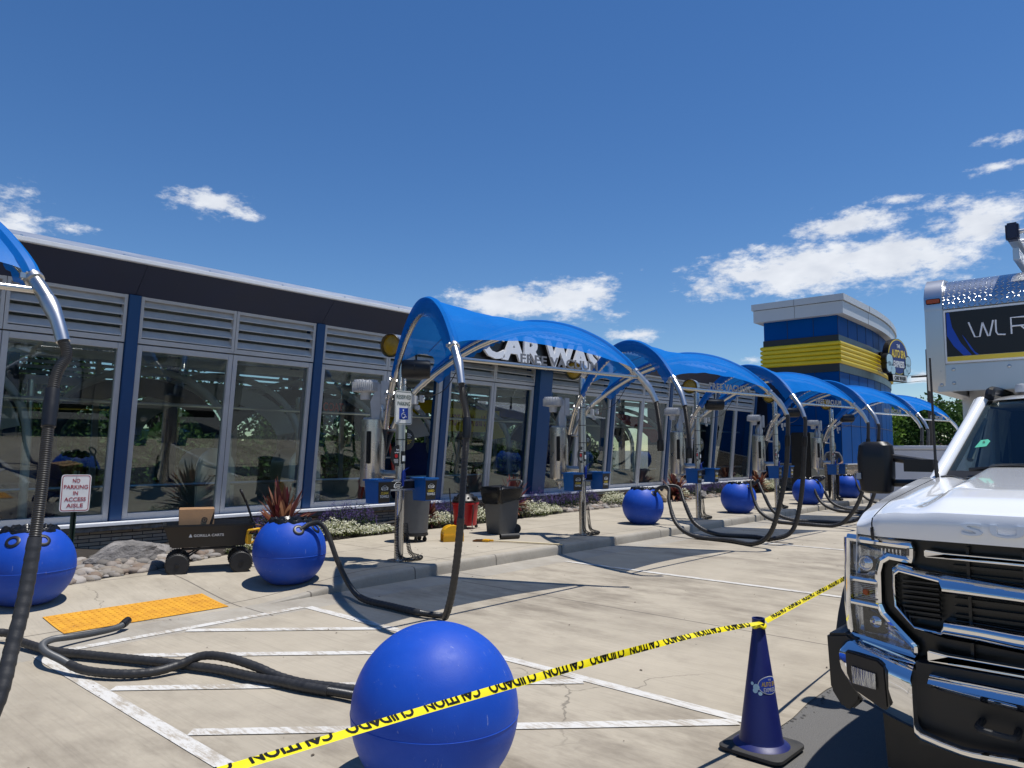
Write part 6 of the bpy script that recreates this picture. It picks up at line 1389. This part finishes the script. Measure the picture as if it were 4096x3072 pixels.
b = MB(); rows = [[hood_pt(1., a)+Vector((dx, 0, dz)) for a in [-.95+1.9*i/30 for i in range(31)]] for dx, dz in ((-.01, .006), (.06, .012), (.15, .02))]; b.sheet(rows); b.add([hood_pt(.99, -.52)+Z_*.006, hood_pt(.99, .52)+Z_*.006, hood_pt(.93, .40)+Z_*.008, hood_pt(.93, -.40)+Z_*.008], [(0, 1, 2, 3)]); tb(b, 'cowl', 'blackplastic', smooth=True, fix=False)
b = MB()
for a0, a1 in ((.80, .28), (.15, -.40)): b.tube(smooth_path([ws_pt(a0/.98, .05)+Vector((-.03, 0, .02)), ws_pt((a0+a1)/2/.98, .10)+Vector((-.035, 0, .02)), ws_pt(a1/.98, .13)+Vector((-.03, 0, .02))], 5), .013, 6); b.tube([ws_pt(a1/.98, .13)+Vector((-.03, 0, .02)), ws_pt((a1-.02)/.98, .02)+Vector((-.04, 0, .0))], .02, 6); b.box(ws_pt(a1/.98, .1)+Vector((-.05, 0, .0)), (.05, .09, .035))
tb(b, 'wiper', 'blackplastic', smooth=True)
b = MB(); b.tube([T(.965, 5.03, 1.47), T(.97, 5.02, 1.60)], [.013, .011], 8); b.tube([T(.97, 5.02, 1.60), T(.97, 5.0, 2.22)], [.008, .0055], 8); tb(b, 'antenna', 'rubber', smooth=True)
for s in (-1, 1):
    b = MB(); ml = []
    for k, (z, w, d) in enumerate(((1.37, .15, .10), (1.385, .19, .14), (1.48, .215, .16), (1.60, .22, .16), (1.69, .20, .15), (1.715, .15, .11))): ml.append([Vector((5.33+q.y, TY+s*(1.385+.012*(k-2)*0)+q.x, z)) for q in sq(w, d, 0, .05)])
    loft(b, ml); mo = tb(b, 'mirror', 'blackplastic', smooth=True); off = Vector((6.0, TY, 0))
    b = MB(); b.tube([T(s*1.30, 5.34, 1.61), T(s*1.02, 5.30, 1.57)], .026, 8); b.tube([T(s*1.30, 5.34, 1.44), T(s*1.02, 5.30, 1.45)], .024, 8); b.bb(tuple(T(s*1.03, 5.25, 1.52)), tuple(T(s*1.2, 5.36, 1.60))); b.v = [p-off for p in b.v]; b.build('mirror_arm', 'blackplastic', mo, smooth=True)
    b = MB(); b.bb(tuple(T(s*1.455, 5.235, 1.455)), tuple(T(s*1.502, 5.33, 1.515))); b.v = [p-off for p in b.v]; b.build('side_repeater', 'lens', mo, bevel=.005); b = MB(); b.bb(tuple(T(s*1.462, 5.245, 1.465)), tuple(T(s*1.49, 5.32, 1.505))); b.v = [p-off for p in b.v]; b.build('repeater_reflector', 'castgrey', mo)
# box body with attic over the cab
BX0 = 6.10; HW = 1.20
b = MB(); b.bb(tuple(T(-HW+.11, BX0+.02, 2.16)), tuple(T(HW-.11, 7.4, 2.72))); b.bb(tuple(T(-HW+.02, 7.2, .75)), tuple(T(HW-.02, 11.4, 2.92))); b.bb(tuple(T(-HW+.12, 6.92, .75)), tuple(T(HW-.12, 7.2, 2.2))); bxo = tb(b, 'box_body', 'alu')
for s in (-1, 1):
    b = MB(); prof = [(BX0, 2.10), (BX0-.012, 2.2), (BX0-.012, 2.70), (BX0-.02, 2.70), (BX0-.02, 2.80), (BX0+.02, 2.88), (BX0+.10, 2.945), (BX0+.25, 2.96), (7.3, 2.96), (7.3, 2.10)]
    b.prism([(x, z) for x, z in prof], (0, TY+s*(HW-.11), 0), X_, Z_, (0, s*.12, 0)); tb(b, 'corner_casting', 'alu', bevel=.02)
    b = MB(); b.bb(tuple(T(s*(HW-.005), BX0-.03, 2.745)), tuple(T(s*(HW-.10), BX0-.02, 2.785))); tb(b, 'corner_marker', 'orange_lens', bevel=.006)
b = MB(); rows = []
for k in range(11): a = k/10*math.pi/2; rows.append([T(y, BX0+.26-.265*math.cos(a), 2.70+.25*math.sin(a)) for y in (-HW+.112, HW-.112)])
b.sheet(rows); b.sheet([[T(-HW+.112, BX0+.26, 2.95), T(HW-.112, BX0+.26, 2.95)], [T(-HW+.112, 11.4, 2.95), T(HW-.112, 11.4, 2.95)]]); tb(b, 'tread_plate_cap', 'diamond', smooth=True, fix=False)
b = MB(); b.bb(tuple(T(-HW+.112, BX0-.006, 2.295)), tuple(T(HW-.112, BX0+.02, 2.69))); sf = tb(b, 'sign_frame', 'white_trim')
b = MB(); b.bb(tuple(T(-HW+.125, BX0-.009, 2.345)), tuple(T(HW-.125, BX0-.0065, 2.675))); off = Vector((6.0, TY, 0)); b.v = [p-off for p in b.v]; b.build('sign_face', 'black_panel', sf)
b = MB(); b.bb(tuple(T(-HW+.125, BX0-.009, 2.31)), tuple(T(HW-.125, BX0-.0065, 2.343))); b.v = [p-off for p in b.v]; b.build('yellow_stripe', 'sign_yellow', sf)
b = MB(); zz = lambda a, z: (a, z)
b.prism([(1.068, 2.67), (1.05, 2.67), (1.035, 2.56), (.985, 2.44), (.92, 2.347), (.97, 2.347), (1.03, 2.42), (1.07, 2.50)], (BX0-.0105, TY, 0), Y_, Z_, (.001, 0, 0)); b.prism([(.975, 2.50), (.955, 2.47), (.90, 2.37), (.875, 2.347), (.895, 2.347), (.925, 2.39)], (BX0-.0105, TY, 0), Y_, Z_, (.001, 0, 0)); b.v = [p-off for p in b.v]; b.build('blue_swoosh', 'inkblue', sf)
b = MB(); q = lambda P_: b.tube([T(a, BX0-.011, z) for a, z in P_], .0055, 6)
q([(.93, 2.585), (.895, 2.475), (.865, 2.475), (.845, 2.575)]); q([(.845, 2.575), (.815, 2.475), (.805, 2.475), (.78, 2.585)]); q([(.765, 2.585), (.765, 2.50), (.755, 2.48), (.71, 2.475)]); q([(.675, 2.475), (.675, 2.59), (.60, 2.59), (.575, 2.575), (.575, 2.545), (.60, 2.53), (.675, 2.53)]); q([(.62, 2.53), (.575, 2.475)])
b.v = [p-off for p in b.v]; b.build('lettering', 'white_letter', sf, smooth=True)
b = MB(); b.bb(tuple(T(-HW+.05, BX0-.004, 2.09)), tuple(T(HW-.05, BX0+.03, 2.285))); bw = tb(b, 'front_rail', 'alu', bevel=.006)
b = MB()
for a, z in ((1.12, 2.24), (1.12, 2.14), (1.04, 2.25), (1.04, 2.15), (.7, 2.25), (.3, 2.15), (0, 2.25)): b.lathe([(.013, 0), (.010, .006), (.004, .008)], T(a, BX0-.005, z), 10, (-1, 0, 0))
b.v = [p-off for p in b.v]; b.build('rivet', 'galv', bw, smooth=True)
# ladder lying on the roof of the box
ld = thing('ladder', 'aluminium ladder lying on the roof of the service truck', 'ladder', (8, .4, 3.1)); b = MB()
for a, dz in ((.66, .0), (.22, .0)): b.bb((6.18, a-.02, 3.16+dz), (10.5, a+.05, 3.27+dz)); b.bb((6.25, a-.01, 3.03+dz), (10.2, a+.03, 3.12+dz))
b.build('rail', 'alu', ld, world=True, bevel=.006); b = MB()
for i in range(14): x = 6.2+.3*i; b = MB(); b.cyl((x, .22, 3.22), (x, .68, 3.22), .017, n=10); b.build('rung', 'alu', ld, world=True, smooth=True)

for y in (.635, .195): b = MB(); b.bb((6.13, y, 3.155), (6.21, y+.08, 3.28)); b.build('rail_cap', 'navy', ld, world=True, bevel=.012)
b = MB()
for x in (6.9, 9.5): b.bb((x, -.9, 2.955), (x+.06, .95, 3.03))
tag(b.build('roof_rack', 'alu', bevel=.006), 'low aluminium roof rack under the ladder', 'roof rack')

# ------------------------------------------------------------------ wash tunnel equipment seen through the glass
IG = 'wash arches inside the glass tunnel'
def wash_arch(loc, label, text=None, col='interior', r=1.55):
    t = thing('wash_arch', label, 'wash arch', loc, 0, IG); b = MB(); n = 24; ctr = 1.55
    pts = [(-.9*math.cos(R(a))-.3, 1.7*math.cos(R(a)), ctr+1.3*math.sin(R(a))) for a in range(0, 181, 8)]; b.tube([(-1.2, 1.7, 0)]+pts+[(.6, -1.7, 0)], .06, 10); b.build('pipe', 'castgrey', t, smooth=True)
    b = MB(); o = [(1.9*math.cos(R(a)), ctr+1.15*math.sin(R(a))) for a in range(10, 171, 8)]; i_ = [(1.55*math.cos(R(a)), ctr+.82*math.sin(R(a))) for a in range(10, 171, 8)][::-1]; b.prism(o+i_, (-.36, 0, 0), Vector((-.47, .88, 0)), Z_, (-.03, 0, 0)); pl = b.build('arch_panel', col, t)
    return t
AC = [('navy', 'dark arch behind the leftmost windows'), ('interior', 'grey arch behind the no parking sign'), ('black_panel', 'black curved arch above the garden wagon'), ('interior', 'grey arch above the second blue ball bin'), ('black_panel', 'black arch with coat lettering left of the first vacuum post'), ('interior', 'grey arch in the open doorway'), ('yellow', 'yellow arch left of the thick blue column'), ('sign_blue', 'blue arch right of the thick column'), ('black_panel', 'black arch left of the third vacuum post'), ('interior', 'grey arch left of the third vacuum post'), ('black_panel', 'black arch behind the third vacuum post'), ('red_plastic', 'dark red arch right of the third vacuum post')]
for k, x in enumerate((.6, 2.6, 5.6, 7.0, 8.9, 10.4, 12.9, 15.1, 16.2, 17.4, 18.6, 20.6)): wash_arch((x, 13.7, .2), AC[k][1], None, AC[k][0])
def coat_sign(loc, label, words, mat, ink, w, h):
    t = thing('hanging_sign', label, 'sign', loc); b = MB(); b.bb((-w/2, 0, -h/2), (w/2, .04, h/2)); p = b.build('board', mat, t, bevel=.01); b = MB(); b.text(words, (0, -.003, 0), X_, Z_, w*.86, h*.5, .003, .02); b.build('lettering', ink, p); b = MB(); b.cyl((-w*.4, .02, h/2), (-w*.4, .02, h/2+.5), .01, n=6); b.cyl((w*.4, .02, h/2), (w*.4, .02, h/2+.5), .01, n=6); b.build('hanger', 'steel', t)
coat_sign((12.75, 12.5, 2.35), 'yellow hanging sign reading HOT WAX and SHINE in the tunnel', 'HOT WAX and SHINE', 'yellow', 'darkred', 1.9, .55)
coat_sign((8.55, 12.6, 2.5), 'black hanging sign with red COAT lettering in the tunnel', 'OW COAT', 'black_panel', 'orange_red', 1.0, .35)
def drum(loc, label, mat='blue_cloth', h=1.3, r_=.5): t = thing('wash_brush', label, 'wash brush', loc, 0, 'tall cloth brushes in the tunnel'); b = MB(); pr_ = [(r_*(.75+.25*math.sin(i*1.9)*.2+.2*math.sin(math.pi*i/14)), .3+h*i/14) for i in range(15)]; b.lathe(pr_, (0, 0, 0), 30); b.build('cloth', mat, t, smooth=True); b = MB(); b.cyl((0, 0, 0), (0, 0, h+1.2), .05); b.build('shaft', 'steel', t, smooth=True)
for x, y, l in ((3.5, 13.1, 'blue cloth brush behind the no parking sign'), (8.3, 13.2, 'dark blue cloth brush in the window left of the first post'), (11.4, 13.3, 'dark blue cloth brush beside the open doorway'), (16.2, 13.0, 'dark cloth brush in the windows by the second post')): drum((x, y, .2), l)
def hood_box(loc, label):
    t = thing('blower', label, 'blower', loc, 0, 'rounded steel blowers in the tunnel'); b = MB(); pts = [(-.35, 0), (.35, 0), (.35, .75)]+[(.35*math.cos(R(a)), .75+.35*math.sin(R(a))) for a in range(10, 171, 10)]+[(-.35, .75)]; b.prism(pts, (0, -.3, 0), X_, Z_, (0, .7, 0)); b.build('casing', 'alu', t, bevel=.02); b = MB(); b.tube([(-.12, -.31, .62), (-.12, -.36, .62), (.0, -.36, .62), (.0, -.31, .62)], .012, 6); b.build('handle', 'rubber', t)
for x, y, l in ((6.15, 12.6, 'rounded steel blower behind the cardboard box'), (8.0, 12.7, 'rounded steel blower left of the first vacuum post')): hood_box((x, y, .55), l)
b = MB(); b.bb((-6, 14.2, 3.3), (27, 14.28, 3.38)); b.bb((-6, 13.0, 3.1), (27, 13.06, 3.16)); b.tube([(-6, 12.5, 3.25), (27, 12.5, 3.25)], .05, 8); tag(b.build('pipe_rail', 'interior'), 'grey pipe rails running along the tunnel under the ceiling', 'pipe rail')
b = MB(); b.tube([(-6, 12.0, 1.05), (27, 12.0, 1.05)], .03, 8); b.tube([(-6, 12.05, 2.35), (27, 12.05, 2.35)], .03, 8); tag(b.build('guard_rail', 'galv', smooth=True), 'steel guard rails behind the glass', 'guard rail')
t = thing('stepladder', 'orange red stepladder standing in the open doorway', 'stepladder', (9.75, 12.3, .2)); 
for s in (-1, 1):
    b = MB(); b.tube([(s*.28, -.35, 0), (s*.16, 0, 1.9)], .03, 6); b.build('front_rail', 'orange_red', t); b = MB(); b.tube([(s*.26, .4, 0), (s*.16, .04, 1.85)], .022, 6); b.build('rear_rail', 'orange_red', t)
for k in range(5): q = (k+1)/6; b = MB(); b.box((0, -.35*(1-q), 1.9*q), (.56-.22*q, .08, .03)); b.build('step', 'alu', t)
b = MB(); b.box((0, .02, 1.92), (.36, .18, .05)); b.build('top_cap', 'orange_red', t, bevel=.01)
